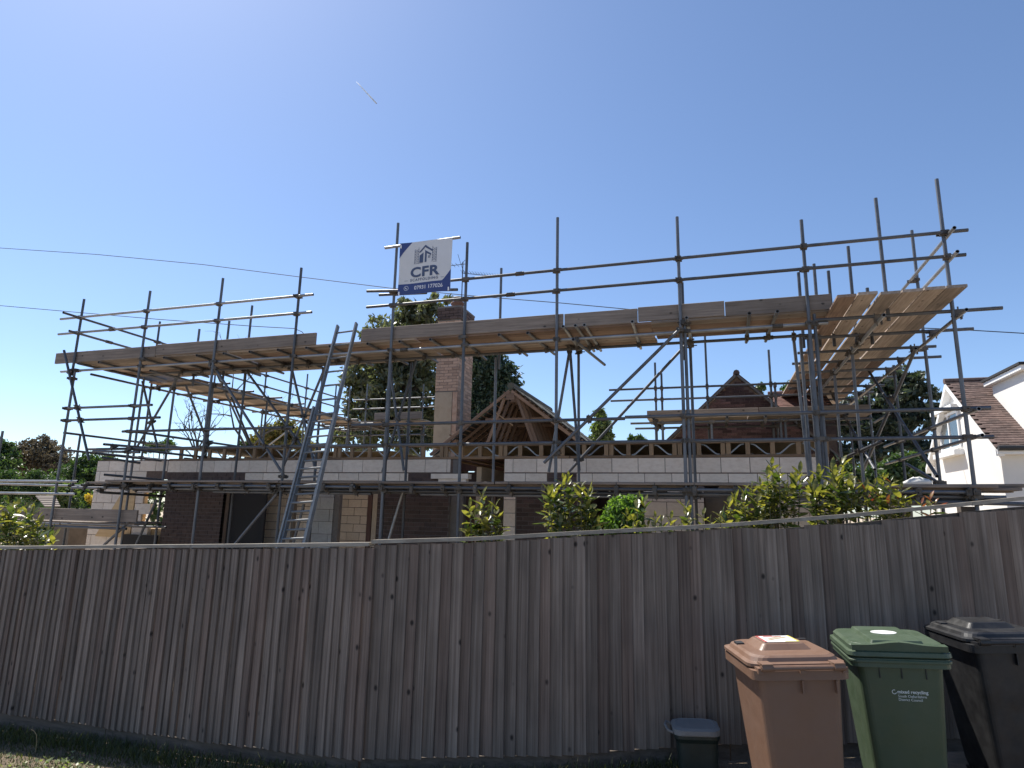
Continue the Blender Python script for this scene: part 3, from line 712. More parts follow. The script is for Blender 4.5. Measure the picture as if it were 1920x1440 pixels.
# dormer: white cheek, white fascia, black flat roof
dx = 6.62
def rz(y): return ze-.12+(y-ya+.25)*math.tan(sa)
c0, c1 = 16.35, 18.05
dt = 5.02
MB().loft([[(dx, c0, rz(c0)), (dx, c1, rz(c1)+.02), (dx, c1, dt), (dx, c0, dt)], [(dx+3, c0, rz(c0)), (dx+3, c1, rz(c1)+.02), (dx+3, c1, dt), (dx+3, c0, dt)]]).build('dormer', M['white'], wh)
MB().box(dx-.13, dx+3.2, c0-.22, c1+.12, dt, dt+.10).build('dormer_fascia', M['upvc'], wh)
MB().box(dx-.17, dx+3.3, c0-.26, c1+.16, dt+.103, dt+.16).build('dormer_roof', M['felt'], wh)
# gable window
wf = MB(); wy0, wy1, wz0, wz1 = 18.5, 19.95, 3.62, 4.45
wf.box(X6-.05, X6+.0-.002, wy0, wy1, wz0-.06, wz0); wf.box(X6-.05, X6-.002, wy0, wy1, wz1, wz1+.07)
for y in (wy0, (wy0+wy1)/2-.03, wy1-.07): wf.box(X6-.05, X6-.002, y, y+.07, wz0, wz1)
wo = wf.build('window', M['upvc'], wh)
for y in (wy0+.07, (wy0+wy1)/2+.04):
    MB().box(X6-.03, X6-.004, y, y+.58, wz0, wz1).build('pane', M['glass'], wo)
MB().box(X6-.22, X6-.002, wy0-.05, wy1+.15, 3.38, 3.50).build('window_canopy', M['upvc'], wh)
MB().box(X6-.18, X6-.002, wy0-.05, wy1+.15, 4.56, 4.66).build('window_hood', M['upvc'], wh)
MB().tube([(X6-.1, 20.6, 3.2), (X6-.1, 20.75, 2.6), (X6-.1, 20.8, 0)], .04, 8).build('downpipe', M['upvc'], wh)
# low white side extension behind
mb = MB(); mb.loft([[(X6+.3, yc, -.1), (X6+.3, yc+1.8, -.1), (X6+.3, yc+1.8, 2.3), (X6+.3, yc, 3.2)], [(9, yc, -.1), (9, yc+1.8, -.1), (9, yc+1.8, 2.3), (9, yc, 3.2)]]); mb.build('side_extension', M['white'], wh)

# ================================================================== SCAFFOLD front
SY = 9.25
ZL, ZD = 4.47, 4.575
F = Scaffold('long front scaffold with the banner and ladder, facing the fence')
front_std = [(-12.36, 4.3, 5.93), (-12.30, -.05, 4.42), (-10.6, -.05, 5.95), (-8.83, -.05, 6.05), (-7.07, -.05, 6.08), (-5.13, -.05, 6.72), (-3.80, -.05, 6.2), (-2.24, -.05, 6.45), (-.37, -.05, 6.22), (1.35, -.05, 5.95), (3.07, -.05, 6.33)]
for x, a, b in front_std:
    dx_ = random.uniform(-.015, .015)
    F.tube('standard', (x+dx_, SY, a), (x, SY, b))
F.tube('standard', (-.305, SY+.02, -.05), (-.315, SY+.02, 4.5))
F.tube('standard', (1.45, SY+.05, -.05), (1.43, SY+.05, 4.55)); F.tube('standard', (2.35, SY+.1, 4.4), (2.34, SY+.1, 6.2))
yo = SY-.05
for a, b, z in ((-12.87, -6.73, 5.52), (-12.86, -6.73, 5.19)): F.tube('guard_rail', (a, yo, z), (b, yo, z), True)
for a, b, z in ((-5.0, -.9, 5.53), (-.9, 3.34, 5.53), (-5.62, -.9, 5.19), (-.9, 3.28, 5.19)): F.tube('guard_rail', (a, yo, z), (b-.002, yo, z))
F.sleeve((-2.85, yo, 5.53), (1, 0, 0)); F.sleeve((-3.0, yo, 5.19), (1, 0, 0)); F.sleeve((-11.4, yo, 5.19), (1, 0, 0))
for a, b, z in ((-10.75, -6.9, 3.12), (-5.75, -1.2, 3.13), (-1.2, 3.33, 3.15)): F.tube('ledger', (a, yo, z), (b-.002, yo, z))
for a, b in ((-11.7, -6.5), (-6.5, -1.2), (-1.2, 3.36)): F.tube('ledger', (a, SY+.05, 2.80), (b-.002, SY+.05, 2.80))
for q in (((120, 765), (285, 760)), ((122, 789), (300, 782))): 
    a, b = P(*q[0], yo), P(*q[1], yo); F.tube('ledger', (a.x, yo, (a.z+b.z)/2), (b.x, yo, (a.z+b.z)/2))
# ledgers under the working deck
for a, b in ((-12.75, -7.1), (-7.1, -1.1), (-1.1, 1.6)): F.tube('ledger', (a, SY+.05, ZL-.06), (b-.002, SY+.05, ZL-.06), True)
for a, b in ((-11.6, -7.4), (-7.4, -1.9), (-1.9, 1.55)): F.tube('ledger', (a, 10.22, ZL+.024), (b-.002, 10.22, ZL+.024))
F.sleeve((.95, SY+.05, ZL-.06), (1, 0, 0)); F.sleeve((-4.9, SY+.05, ZL-.06), (1, 0, 0)); F.sleeve((.9, 10.22, ZL+.024), (1, 0, 0))
# transoms
tx = [-12.2, -11.7, -10.5, -10.0, -9.2, -8.6, -8.0, -7.4, -6.8, -6.35, -5.6, -5.0, -4.4, -3.9, -3.2, -2.7]
for x in tx:
    e = 11.05 if x < -8.5 else 10.75
    F.tube('transom', (x+random.uniform(-.05, .05), SY-.02, ZD-.032), (x+random.uniform(-.08, .08), e+random.uniform(-.1, .1), ZD-.032))
for px, py in ((1055, 609), (1078, 607), (1095, 605), (1185, 600), (1287, 592), (1405, 584), (1459, 598)):
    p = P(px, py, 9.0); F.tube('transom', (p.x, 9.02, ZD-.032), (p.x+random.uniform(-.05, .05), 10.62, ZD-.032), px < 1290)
p = P(1090, 620, 9.1)
F.tube('transom', (-1.95, 9.1, ZL-.12), (-1.75, 10.8, ZL-.14))
# deck boards
random.seed(5)
segs = [(-12.45, -8.62), (-8.6, -4.72), (-4.7, -.82), (-.8, 1.66)]
for k in range(5):
    for a, b in segs:
        o = random.uniform(-.03, .03)
        if k == 4 and a > -1: continue
        board(F.o, 'deck_board', (a+o, 9.42+k*.238, ZD+random.uniform(0, .004)), (b+o-.015, 9.42+k*.238+random.uniform(-.006, .006), ZD+random.uniform(0, .004)))
for a, b in ((-12.3, -8.45), (-8.42, -5.2)):
    board(F.o, 'deck_board', (a, 9.42+5*.238, ZD+.002), (b, 9.42+5*.238, ZD+.002))
board(F.o, 'deck_board', (-11.5, 9.42+6*.238, ZD+.001), (-7.6, 9.42+6*.238, ZD+.001))
# toe boards on edge
def toe(sc_, a, b, z0, y, name='toe_board', mat='toe', h=.225):
    return board(sc_.o, name, (a, y+.038, z0+h/2), (b, y+.038, z0+h/2), mat, h, .036, up=(0, -1, 0))
toe(F, -12.95, -10.30, 4.585, SY+.03); toe(F, -10.28, -6.66, 4.605, SY+.025)
toe(F, -5.74, -2.15, 4.605, SY+.03); toe(F, -2.13, -1.0, 4.60, SY+.032); toe(F, -.99, .25, 4.615, SY+.03); toe(F, .26, 1.66, 4.60, SY+.032)
# inner standards
for t_, b_ in (((271, 700), (253, 838)), ((328, 715), (314, 838)), ((462, 690), (446, 837)), ((606, 675), (592, 884)), ((773, 665), (760, 890)), ((933, 651), (922, 907)), ((1084, 645), (1086, 895)), ((735, 660), (722, 890))):
    a, b = P(*t_, 10.48), P(*b_, 10.48); x = (a.x+b.x)/2; F.tube('standard', (x, 10.48, -.05), (x, 10.48, ZL+.02))
for x in (-.28, 1.5): F.tube('standard', (x, 10.48, -.05), (x, 10.48, ZL+.02))
for px, py, Y in ((940, 503, 10.5), (1279, 530, 10.5), (473, 573, 10.6), (430, 602, 10.6), (374, 617, 10.6)):
    p = P(px, py, Y); F.tube('standard', (p.x, Y, ZL-.2), (p.x, Y, p.z))
# braces
def brace(sc_, a, b, Ya, Yb=None, bright=False): sc_.tube('brace', P(*a, Ya), P(*b, Yb or Ya), bright)
for a, b, Y in (((120, 657), (167, 863), 9.18), ((398, 682), (533, 893), 9.32), ((267, 715), (295, 838), 10.4), ((339, 698), (257, 838), 10.4), ((461, 694), (571, 844), 10.4),
                ((540, 660), (592, 884), 10.3), ((612, 683), (532, 873), 10.35), ((725, 645), (757, 882), 10.3), ((780, 675), (717, 885), 10.35), ((1070, 645), (1029, 885), 10.3), ((1068, 645), (1086, 882), 10.25),
                ((1274, 618), (1020, 868), 9.15), ((1290, 642), (1066, 885), 10.35), ((1487, 626), (1517, 893), 10.3), ((1500, 626), (1521, 893), 10.4), ((1532, 626), (1546, 900), 10.45)):
    brace(F, a, b, Y)
brace(F, (520, 925), (435, 1027), 9.32); brace(F, (294, 937), (252, 1028), 9.7); brace(F, (254, 968), (195, 1022), 9.4); brace(F, (757, 916), (728, 1015), 9.9, bright=True); brace(F, (570, 945), (548, 1025), 9.9)
# lower lift at head height: boards and tubes seen edge on
for a, b in ((-11.95, -6.3), (-6.28, -1.2), (-1.18, 3.4)):
    F.tube('ledger', (a, SY+.05, 2.055), (b, SY+.05, 2.055)); F.tube('ledger', (a+.3, 10.42, 2.055), (b+.05, 10.42, 2.055))
for a, b in ((-9.6, -5.6), (-5.5, -.4), (-.3, 3.1)): F.tube('ledger', (a, SY-.05, 2.11), (b, SY-.05, 2.11)); F.tube('ledger', (a+1, SY+.12, 2.01), (b+.2, SY+.12, 2.01))
for a, b in ((-11.0, -7.1), (-7.08, -3.2), (-3.18, .7), (.72, 3.3)): board(F.o, 'deck_board', (a, 9.3, 2.168), (b, 9.3, 2.168), 'toe')
for k in range(28):
    x = -11.6+k*.54; F.tube('transom', (x, SY-.04, 2.105), (x+random.uniform(-.1, .1), 10.6, 2.105))
for k in range(5):
    for a, b in ((-11.7, -7.8), (-7.78, -3.9), (-3.88, 0.02), (.04, 3.75 if k < 3 else 3.2)):
        o = random.uniform(-.08, .08)
        board(F.o, 'deck_board', (a+o, 9.45+k*.232, 2.13+random.uniform(0, .004)), (b+o-.18, 9.45+k*.232, 2.13+random.uniform(0, .004)), 'toe')
board(F.o, 'deck_board', (-6.1, 9.5, 2.172), (-2.3, 9.55, 2.172), 'toe'); board(F.o, 'deck_board', (1.2, 9.6, 2.172), (4.05, 9.45, 2.19), 'toe')
F.tube('ledger', (-11.2, 9.6, 2.19), (-7.5, 9.62, 2.19)); F.tube('ledger', (1.8, 9.3, 2.0), (3.9, 9.2, 1.97))
# ragged tube ends at the left end of the lower lift
for a, b, y0, y1 in (((195, 833), (294, 841), 9.0, 10.8), ((175, 846), (262, 848), 9.2, 9.25), ((180, 850), (322, 866), 8.9, 11.3), ((192, 858), (262, 868), 9.1, 10.0), ((196, 890), (305, 900), 9.3, 10.6), ((188, 923), (300, 930), 9.3, 10.4), ((210, 905), (330, 903), 9.3, 9.5)):
    F.tube('transom', P(*a, y0), P(*b, y1))
# banner tubes
F.tube('banner_tube', P(722, 465, 9.14), P(863, 445, 9.14), True); F.tube('banner_tube', P(688, 546, 9.14), P(858, 543, 9.16)); F.tube('banner_tube', P(711, 553, 9.32), P(800, 549, 9.32))
F.couplers()

# low bay further left
LB = Scaffold('low scaffold bay at the far left with one long toe board')
for t_, b_, Y in (((8, 808), (-14, 900), SY), ((151, 815), (122, 1000), 10.5)):
    a, b = P(*t_, Y), P(*b_, Y); LB.tube('standard', ((a.x+b.x)/2, Y, -.1), ((a.x+b.x)/2, Y, a.z))
for y_, z_ in ((SY-.05, 2.17), (SY-.05, 1.93)): LB.tube('guard_rail', (-16.5, y_, z_), (-11.7, y_, z_), True)
LB.tube('guard_rail', (-16.0, 10.5, 2.16), (-12.7, 10.5, 2.12), True)
a, b = P(-60, 957, 9.3), P(256, 966, 9.3)
toe(LB, a.x, b.x-2.5, 1.43, 9.3); toe(LB, b.x-2.48, b.x, 1.43, 9.3)
for k in range(4): board(LB.o, 'deck_board', (a.x+1.2, 9.48+k*.23, 1.38), (b.x-.1-k*.1, 9.48+k*.23, 1.38), 'toe')
LB.tube('ledger', (a.x, 9.3, 1.31), (b.x-.2, 9.3, 1.31)); LB.tube('ledger', (a.x, 10.4, 1.31), (b.x-.4, 10.4, 1.31))
LB.couplers()

# ------------------------------------------------------------------ left return
Lr_ = Scaffold('left hand return scaffold running back from the front corner')
LXo, LXi = -12.35, -10.72
for y in (11.15, 13.05, 15.0, 16.95, 18.6):
    Lr_.tube('standard', (LXo, y, -.05), (LXo, y, 5.95+random.uniform(-.1, .1))); 
for y in (11.3, 13.15, 15.05, 16.95): Lr_.tube('standard', (LXi, y, -.05), (LXi, y, ZL+.03))
Lr_.tube('guard_rail', (LXo+.05, 8.82, 5.50), (LXo+.05, 14.6, 5.50)); Lr_.tube('guard_rail', (LXo+.05, 14.6, 5.50), (LXo+.05, 19.5, 5.50))
Lr_.tube('guard_rail', (LXo+.05, 9.0, 5.17), (LXo+.05, 14.2, 5.17)); Lr_.tube('guard_rail', (LXo+.05, 14.2, 5.17), (LXo+.05, 19.5, 5.17)); Lr_.sleeve((LXo+.05, 9.9, 5.17), (0, 1, 0))
for z in (3.14, 2.8):
    Lr_.tube('ledger', (LXi+.05, 9.4, z), (LXi+.05, 14.5, z)); Lr_.tube('ledger', (LXi+.05, 14.5, z), (LXi+.05, 17.8, z)); Lr_.tube('ledger', (LXo-.05, 9.3, z), (LXo-.05, 18.8, z))
for x in (LXo+.05, LXi): 
    Lr_.tube('ledger', (x, 9.6, ZL-.07), (x, 14.4, ZL-.07)); Lr_.tube('ledger', (x, 14.4, ZL-.07), (x, 19.3, ZL-.07))
y = 11.3
while y < 19:
    Lr_.tube('transom', (LXo-.25-random.random()*.2, y, ZL-.01), (LXi+.25+random.random()*.2, y+random.uniform(-.05, .05), ZL-.01)); y += .95
for k in range(6):
    for a, b in ((11.05, 14.9), (14.92, 18.8)):
        o = random.uniform(-.06, .06); x = LXo+.2+k*.23
        board(Lr_.o, 'deck_board', (x, a+o, 4.49), (x, b+o-.04, 4.49))
for a, b in ((9.8, 13.6), (13.62, 17.5)):
    board(Lr_.o, 'toe_board', (LXo+.09, a, 4.64), (LXo+.09, b, 4.64), 'toe', .225, .036, up=(1, 0, 0))
for a, b in (((348, 722), (392, 836)), ((434, 745), (472, 836)), ((398, 682), (468, 834))):
    Lr_.tube('brace', PX(*a, LXi-.06), PX(*b, LXi-.06))
Lr_.tube('brace', P(505, 834, 17), P(565, 789, 16.2), True)  # pale tube standing in for the white bargeboard of a far gable
Lr_.couplers()

# ------------------------------------------------------------------ right return
RR = Scaffold('right hand return scaffold with wide boards seen from below')
RXi, RXo = 2.2, 3.12
for y in (11.0, 12.6, 14.7, 16.8, 18.9):
    RR.tube('standard', (RXi, y, -.05), (RXi, y, ZL)); 
for y in (11.0, 12.8, 14.9, 17.0, 18.9):
    RR.tube('standard', (RXo+.1, y, -.05), (RXo+.1, y, 6.35 if y == 11.0 else ZL+.05))
RR.tube('guard_rail', (RXo-.0, 9.0, 5.50), (RXo-.0, 14.9, 5.50), True); RR.tube('guard_rail', (RXo-.0, 9.0, 5.17), (RXo-.0, 14.9, 5.17), True)
for px, py in ((1590, 462), (1526, 495), (1553, 508), (1497, 511), (1626, 540)):
    p = P(px, py, 10.5); RR.tube('standard', (p.x, 10.5, ZL-.1), (p.x, 10.5, p.z))
for x, br in ((RXi, True), (RXo, True)):
    RR.tube('ledger', (x, 8.95, ZL-.10), (x, 14.4, ZL-.10), br); RR.tube('ledger', (x, 14.4, ZL-.10), (x, 19.4, ZL-.10), br)
y = 9.27; n = 0
while y < 19.2:
    e = {0: 3.62, 1: 3.62, 3: 3.72}.get(n, 3.3+random.random()*.15)
    RR.tube('transom', (1.42 if n < 4 else 1.6, y, ZL-.02), (e, y+random.uniform(-.02, .02), ZL-.02)); y += .8 if n > 1 else .95; n += 1
xb = 1.73; random.seed(9)
for k in range(6):
    x = xb+k*.236+(.03 if k >= 2 else 0)
    y0 = 8.66+random.uniform(-.04, .05)
    for a, b in ((y0, y0+3.85), (y0+3.87, y0+7.7), (y0+7.72, y0+10.6)):
        board(RR.o, 'deck_board', (x, a, ZD-.02+random.uniform(0, .012)), (x+random.uniform(-.01, .01), b, ZD-.02+random.uniform(0, .012)))
for z in (3.13, 2.8):
    RR.tube('ledger', (RXo+.05, 9.1, z), (RXo+.05, 13.8, z), True)
RR.tube('ledger', (RXi, 9.6, 2.8), (RXi, 15, 2.8))
for a, b, X in (((1596, 645), (1757, 893), 2.9), ((1717, 653), (1619, 882), 3.0), ((1553, 727), (1640, 880), 2.6), ((1700, 870), (1760, 905), 3.2)):
    RR.tube('brace', PX(*a, X), PX(*b, X))
RR.tube('brace', PX(1617, 882, 3.0), PX(1717, 653, 3.0), True)
for x in (RXi, 2.5, 2.75, RXo): RR.tube('ledger', (x, 9.4, 2.0), (x, 16, 2.02))
for k in range(3): board(RR.o, 'deck_board', (2.3+k*.24, 9.9, 2.18), (2.3+k*.24, 13.7, 2.18), 'toe')
RR.couplers()

# ------------------------------------------------------------------ rear runs
def rear(label, x0, x1, stds, rail0, rail1, toes=(), tz=4.6):
    s = Scaffold(label)
    for x, zt in stds: s.tube('standard', (x, 19.4, -.05), (x, 19.4, zt)); s.tube('standard', (x+.15, 18.2, -.05), (x+.15, 18.2, 4.5))
    for z in (5.52, 5.19): s.tube('guard_rail', (rail0, 19.35, z), (rail1, 19.35, z))
    for y in (18.25, 19.3): s.tube('ledger', (x0-.3, y, 4.45), (x1+.3, y, 4.45))
    for z in (4.1, 3.1): s.tube('ledger', (x0, 18.15, z), (x1, 18.15, z))
    x = x0+.2
    while x < x1: s.tube('transom', (x, 18.05, 4.52), (x, 19.5, 4.52)); x += .9
    for k in range(5):
        board(s.o, 'deck_board', (x0+random.uniform(-.1, .1), 18.35+k*.232, 4.55), (min(x1, x0+3.9), 18.35+k*.232, 4.55))
        if x1-x0 > 4: board(s.o, 'deck_board', (x0+3.93, 18.35+k*.232, 4.55), (x1, 18.35+k*.232, 4.55))
    for a, b in toes: toe(s, a, b, tz, 18.1)
    return s
RL = rear('rear left scaffold run glimpsed behind the ladder', -12.2, -8.75, [(-12.3, 6.0), (-11.6, 6.1), (-10.8, 6.0), (-9.4, 6.0), (-8.9, 6.0)], -12.1, -8.9, ((-10.5, -9.95), (-9.7, -8.8)))
RL.couplers()
RRn = Scaffold('low inner scaffold run with brown boards in front of the brick gable')
_y = 14.3
for q0, q1 in (((1142, 731), (1500, 718)), ((1145, 751), (1500, 741))):
    p, q = P(*q0, _y), P(*q1, _y); z_ = (p.z+q.z)/2; RRn.tube('guard_rail', (p.x, _y, z_), (q.x+.1, _y, z_))
for px, py in ((1228, 680), (1240, 700), (1320, 590), (1441, 656), (1453, 725)):
    p = P(px, py, _y+.05); RRn.tube('standard', (p.x, _y+.05, 3.0), (p.x, _y+.05, p.z)); RRn.tube('standard', (p.x+.06, 13.45, 3.0), (p.x+.06, 13.45, P(1400, 788, 13.45).z+.03))
p, q = P(1213, 779, 13.35), P(1636, 775, 13.35); zb_l = (p.z+q.z)/2-.03
for k in range(4):
    for u0, u1 in ((0, .47), (.475, 1)): board(RRn.o, 'deck_board', (p.x+(q.x-p.x)*u0, 13.5+k*.232, zb_l), (p.x+(q.x-p.x)*u1, 13.5+k*.232, zb_l))
for u0, u1 in ((0, .52), (.525, .99)): toe(RRn, p.x+(q.x-p.x)*u0, p.x+(q.x-p.x)*u1, zb_l+.04, 13.36, h=.13)
for yy in (13.4, 14.25): RRn.tube('ledger', (p.x-.35, yy, zb_l-.09), (q.x, yy, zb_l-.09))
for k in range(7): RRn.tube('transom', (p.x+.15+k*.72, 13.2, zb_l-.03), (p.x+.15+k*.72, 14.45, zb_l-.03))
RRn.couplers()

# ------------------------------------------------------------------ ladder
ld = thing('ladder', 'silver extension ladder leaning on the front scaffold gap in the toe boards', 'ladder')
bl = P(530, 1022, 7.75); br = P(566, 1022, 7.75); tlp = P(633, 609, 9.12); trp = P(668, 606, 9.12)
dl = (tlp-bl); 
wdir = Vector((1, 0, 0)); cb_ = (bl+br)/2; ct_ = (tlp+trp)/2; dd = (ct_-cb_).normalized()
base = cb_-dd*((cb_.z+.07)/dd.z); full = (ct_-base).length
nrm = wdir.cross(dd).normalized()    # towards the viewer side
if nrm.y > 0: nrm = -nrm
side = dd.cross(nrm).normalized()
Mld = Matrix(((side.x, nrm.x, dd.x, base.x), (side.y, nrm.y, dd.y, base.y), (side.z, nrm.z, dd.z, base.z), (0, 0, 0, 1)))
def lsec(z0, z1, w_, off, nm):
    for s_ in (-1, 1):
        mb = MB(); mb.box(s_*w_/2-.014, s_*w_/2+.014, off-.035, off+.035, z0, z1, Mld); mb.build('stile', M['alu'], ld, label=None)
    z = z0+.15
    while z < z1-.05:
        a = Mld@Vector((-w_/2, off, z)); b = Mld@Vector((w_/2, off, z))
        MB().tube([a, b], .016, 8).build('rung', M['alu'], ld); z += .27
lsec(0, full*.69, .43, .012, 'lower'); lsec(full*.16+.1, full, .36, -.012, 'upper')

# ------------------------------------------------------------------ banner with print
ban = thing('banner', 'blue and white scaffolding company banner tied to the tubes above the deck', 'banner')
o0 = P(743, 552, 9.1); o1 = P(841, 546, 9.1); o2 = P(753, 458, 9.1)
bw, bh = 0.965, 0.935
bz = (o0.z+o1.z)/2-.005; bx = (o0.x+o2.x)/2+.0
BY = 9.10
def bpt(u, v, d=0):     # u,v in 0..1 on the cloth
    sag = .012*math.sin(u*7)+.010*math.sin(v*5+u*3)
    return Vector((bx+(u-.0)*bw, BY+sag*.8-d, bz+v*bh))
M['cloth'] = mottled('white_banner_cloth', (.60, .60, .60), (.66, .66, .67), 3, .7, .02, .1)
M['navy'] = plain('navy_print', (.035, .06, .20), .6); M['slateblue'] = plain('grey_blue_print', (.06, .085, .16), .6); M['wprint'] = plain('white_print', (.75, .76, .8), .6)
def patch(poly, mat, nm, d, n=1):
    """flat print: triangulated fan of a convex polygon, subdivided so that it follows the cloth"""
    mb = MB(); mb.face([bpt(u, v, d) for u, v in poly]); return mb.build(nm, M[mat], ban)
cl = MB(); N = 16
for j in range(N+1):
    for i in range(N+1): cl.v.append(tuple(bpt(i/N, j/N)))
for j in range(N):
    for i in range(N):
        a = j*(N+1)+i; cl.f.append((a, a+1, a+N+2, a+N+1)); cl.m.append(0)
n0 = len(cl.v)
for j in range(N+1):
    for i in range(N+1): p = bpt(i/N, j/N); cl.v.append((p.x, p.y+.003, p.z))
for j in range(N):
    for i in range(N):
        a = n0+j*(N+1)+i; cl.f.append((a, a+N+1, a+N+2, a+1)); cl.m.append(0)
cl.build('cloth', M['cloth'], ban)
def strip(u0, u1, fv0, fv1, mat, nm, d, n=24):
    mb = MB()
    for i in range(n):
        a, b = u0+(u1-u0)*i/n, u0+(u1-u0)*(i+1)/n
        va0, va1, vb0, vb1 = fv0(a), fv1(a), fv0(b), fv1(b)
        k = 5
        for j in range(k):
            mb.face([bpt(a, va0+(va1-va0)*j/k, d), bpt(b, vb0+(vb1-vb0)*j/k, d), bpt(b, vb0+(vb1-vb0)*(j+1)/k, d), bpt(a, va0+(va1-va0)*(j+1)/k, d)])
    return mb.build(nm, M[mat], ban)
strip(0, 1, lambda u: 0.0, lambda u: .205, 'navy', 'blue_band', .002)
strip(0, .24, lambda u: .70+.30*(u/.24)**.85, lambda u: 1.0, 'navy', 'blue_corner', .002)
strip(.84, 1, lambda u: .205, lambda u: .205+.20*((u-.84)/.16)**1.2, 'navy', 'blue_corner', .002)
def text(s, size, u, v, mat, nm, bold=0.0, align_='LEFT', sp=1.0, d=.004, parent=None, MM=None, xs=1.0):
    c = bpy.data.curves.new(nm, 'FONT'); c.body = s; c.size = size; c.offset = bold; c.align_x = align_; c.space_character = sp; c.resolution_u = 4
    o = bpy.data.objects.new(nm, c); col.objects.link(o); bpy.context.view_layer.update()
    me = bpy.data.meshes.new_from_object(o.evaluated_get(bpy.context.evaluated_depsgraph_get())); bpy.data.objects.remove(o)
    me.materials.clear(); me.materials.append(M[mat])
    if MM is None:
        for vx in me.vertices:
            p = bpt(u+vx.co.x*xs/bw, v+vx.co.y/bh, d); vx.co = p
        return link(nm, me, parent or ban)
    for vx in me.vertices: vx.co = MM@Vector((vx.co.x*xs, vx.co.y, 0))
    return link(nm, me, parent)
text('CFR', .235, .50, .325, 'slateblue', 'lettering', .0085, 'CENTER', 1.08, xs=1.22)
text('SCAFFOLDING', .062, .50, .245, 'slateblue', 'lettering', .0015, 'CENTER', 1.3, xs=1.05)
text('07931 177026', .092, .585, .085, 'wprint', 'lettering', .0010, 'CENTER', 1.0)
for a in (.115, .82): strip(a, a+.065, lambda u: .262, lambda u: .268, 'slateblue', 'rule_line', .004, 3)
ring_ = MB()
for i in range(20):
    a, b = 2*math.pi*i/20, 2*math.pi*(i+1)/20; q = lambda r_, t: bpt(.155+r_*math.cos(t)/bw, .122+r_*math.sin(t)/bh, .004)
    ring_.face([q(.036, a), q(.042, a), q(.042, b), q(.036, b)])
ring_.build('phone_symbol', M['wprint'], ban)
hs = MB()
for i in range(8):
    a, b = math.pi*(1.0+i*.5/8), math.pi*(1.0+(i+1)*.5/8); q = lambda r_, t: bpt(.170+r_*math.cos(t)/bw, .140+r_*math.sin(t)/bh, .004)
    hs.face([q(.022, a), q(.034, a), q(.034, b), q(.022, b)])
hs.build('phone_symbol', M['wprint'], ban)
lg = MB()
def seg(u0, v0, u1, v1, w_=.006):
    d = Vector((u1-u0, v1-v0)); n = Vector((-d.y, d.x)).normalized()*w_/2
    lg.face([bpt(u0-n.x, v0-n.y, .004), bpt(u1-n.x, v1-n.y, .004), bpt(u1+n.x, v1+n.y, .004), bpt(u0+n.x, v0+n.y, .004)])
def pol(pts): lg.face([bpt(u, v, .004) for u, v in pts])
pol([(.39, .795), (.50, .915), (.50, .87), (.42, .785), (.39, .765)]); pol([(.50, .915), (.64, .81), (.64, .775), (.50, .87)])      # roof chevron
pol([(.395, .58), (.47, .58), (.47, .77), (.395, .72)]); pol([(.50, .58), (.535, .58), (.535, .79), (.50, .815)]); pol([(.535, .79), (.62, .735), (.62, .70), (.535, .75)])
for a, b in ((.565, .655), (.59, .655), (.565, .68), (.59, .68)): pol([(a, b), (a+.018, b), (a+.018, b+.018), (a, b+.018)])
for u0, u1 in ((.30, .375), (.645, .72)):
    for u in (u0, u1): seg(u, .57, u, .84 if u in (.30, .72) else .88, .007)
    for k in range(5): seg(u0, .60+k*.05, u1, .60+k*.05, .004); seg(u0, .60+k*.05, u1, .65+k*.05 if k % 2 else .60+(k+.9)*.05, .004); seg(u1, .60+k*.05, u0, .65+k*.05, .004)
seg(.29, .572, .73, .572, .006)
lg.build('logo', M['slateblue'], ban)
strip(.12, .86, lambda u: .035, lambda u: .042, 'slateblue', 'small_print', .004, 6)
for u, v in ((.025, .93), (.03, .03), (.97, .035)):
    p = bpt(u, v, .01); MB().box(p.x-.012, p.x+.012, p.y-.006, p.y+.006, p.z-.03, p.z+.03).build('tie', M['upvc'], ban)

# ================================================================== FENCE
fence = thing('fence', 'weathered brown feather edge board fence with a pale capping rail along the verge', 'fence')
path = [(-8.6, 5.27), (-7.26, 5.20), (-5.75, 5.09), (-4.22, 4.885), (-2.70, 4.75), (-1.87, 4.96), (-1.2, 5.105), (-.57, 5.36), (.03, 5.56), (1.0, 5.86), (1.75, 6.08), (2.4, 6.28), (4.2, 6.8)]
topz = [(-8.6, 1.235), (-7.3, 1.275), (-5.75, 1.345), (-4.2, 1.415), (-2.7, 1.485), (-2.69, 1.505), (-1.87, 1.545), (-1.2, 1.60), (-.57, 1.645), (.03, 1.69), (1.0, 1.785), (1.75, 1.875), (2.4, 1.955), (4.2, 2.1)]
def interp(tab, x):
    for (x0, v0), (x1, v1) in zip(tab[:-1], tab[1:]):
        if x <= x1: return v0+(v1-v0)*(x-x0)/(x1-x0)
    return tab[-1][1]
fz = lambda x: interp(topz, x)
fb = lambda x: max(fz(x)-1.66, gz(x, 5)+.15) if x < .3 else gz(x, 5)+.12
bmesh_ = []
for v_ in range(4):
    mb = MB(); W_ = .107; th0, th1 = .013, .005
    e = .0015*v_
    prof = [(0, 0), (W_, -.006), (W_, -.006-th1), (.55*W_, -.0125-e), (.0, -th0)]
    prof = [(0, 0), (W_, 0), (W_, -.015), (W_-.002, -.018), (W_*.5, -.011-e), (0, -.004)]
    n = 4
    rings = []
    for k in range(n+1):
        z = k/n; o = .0012*math.sin(k*2.1+v_)
        rings.append([(x+o, y+o, z) for x, y in prof])
    mb.loft(rings); bmesh_.append(mb.mesh('feather_edge_board', M['fence' if v_ < 3 else 'fence_new']))
random.seed(21)
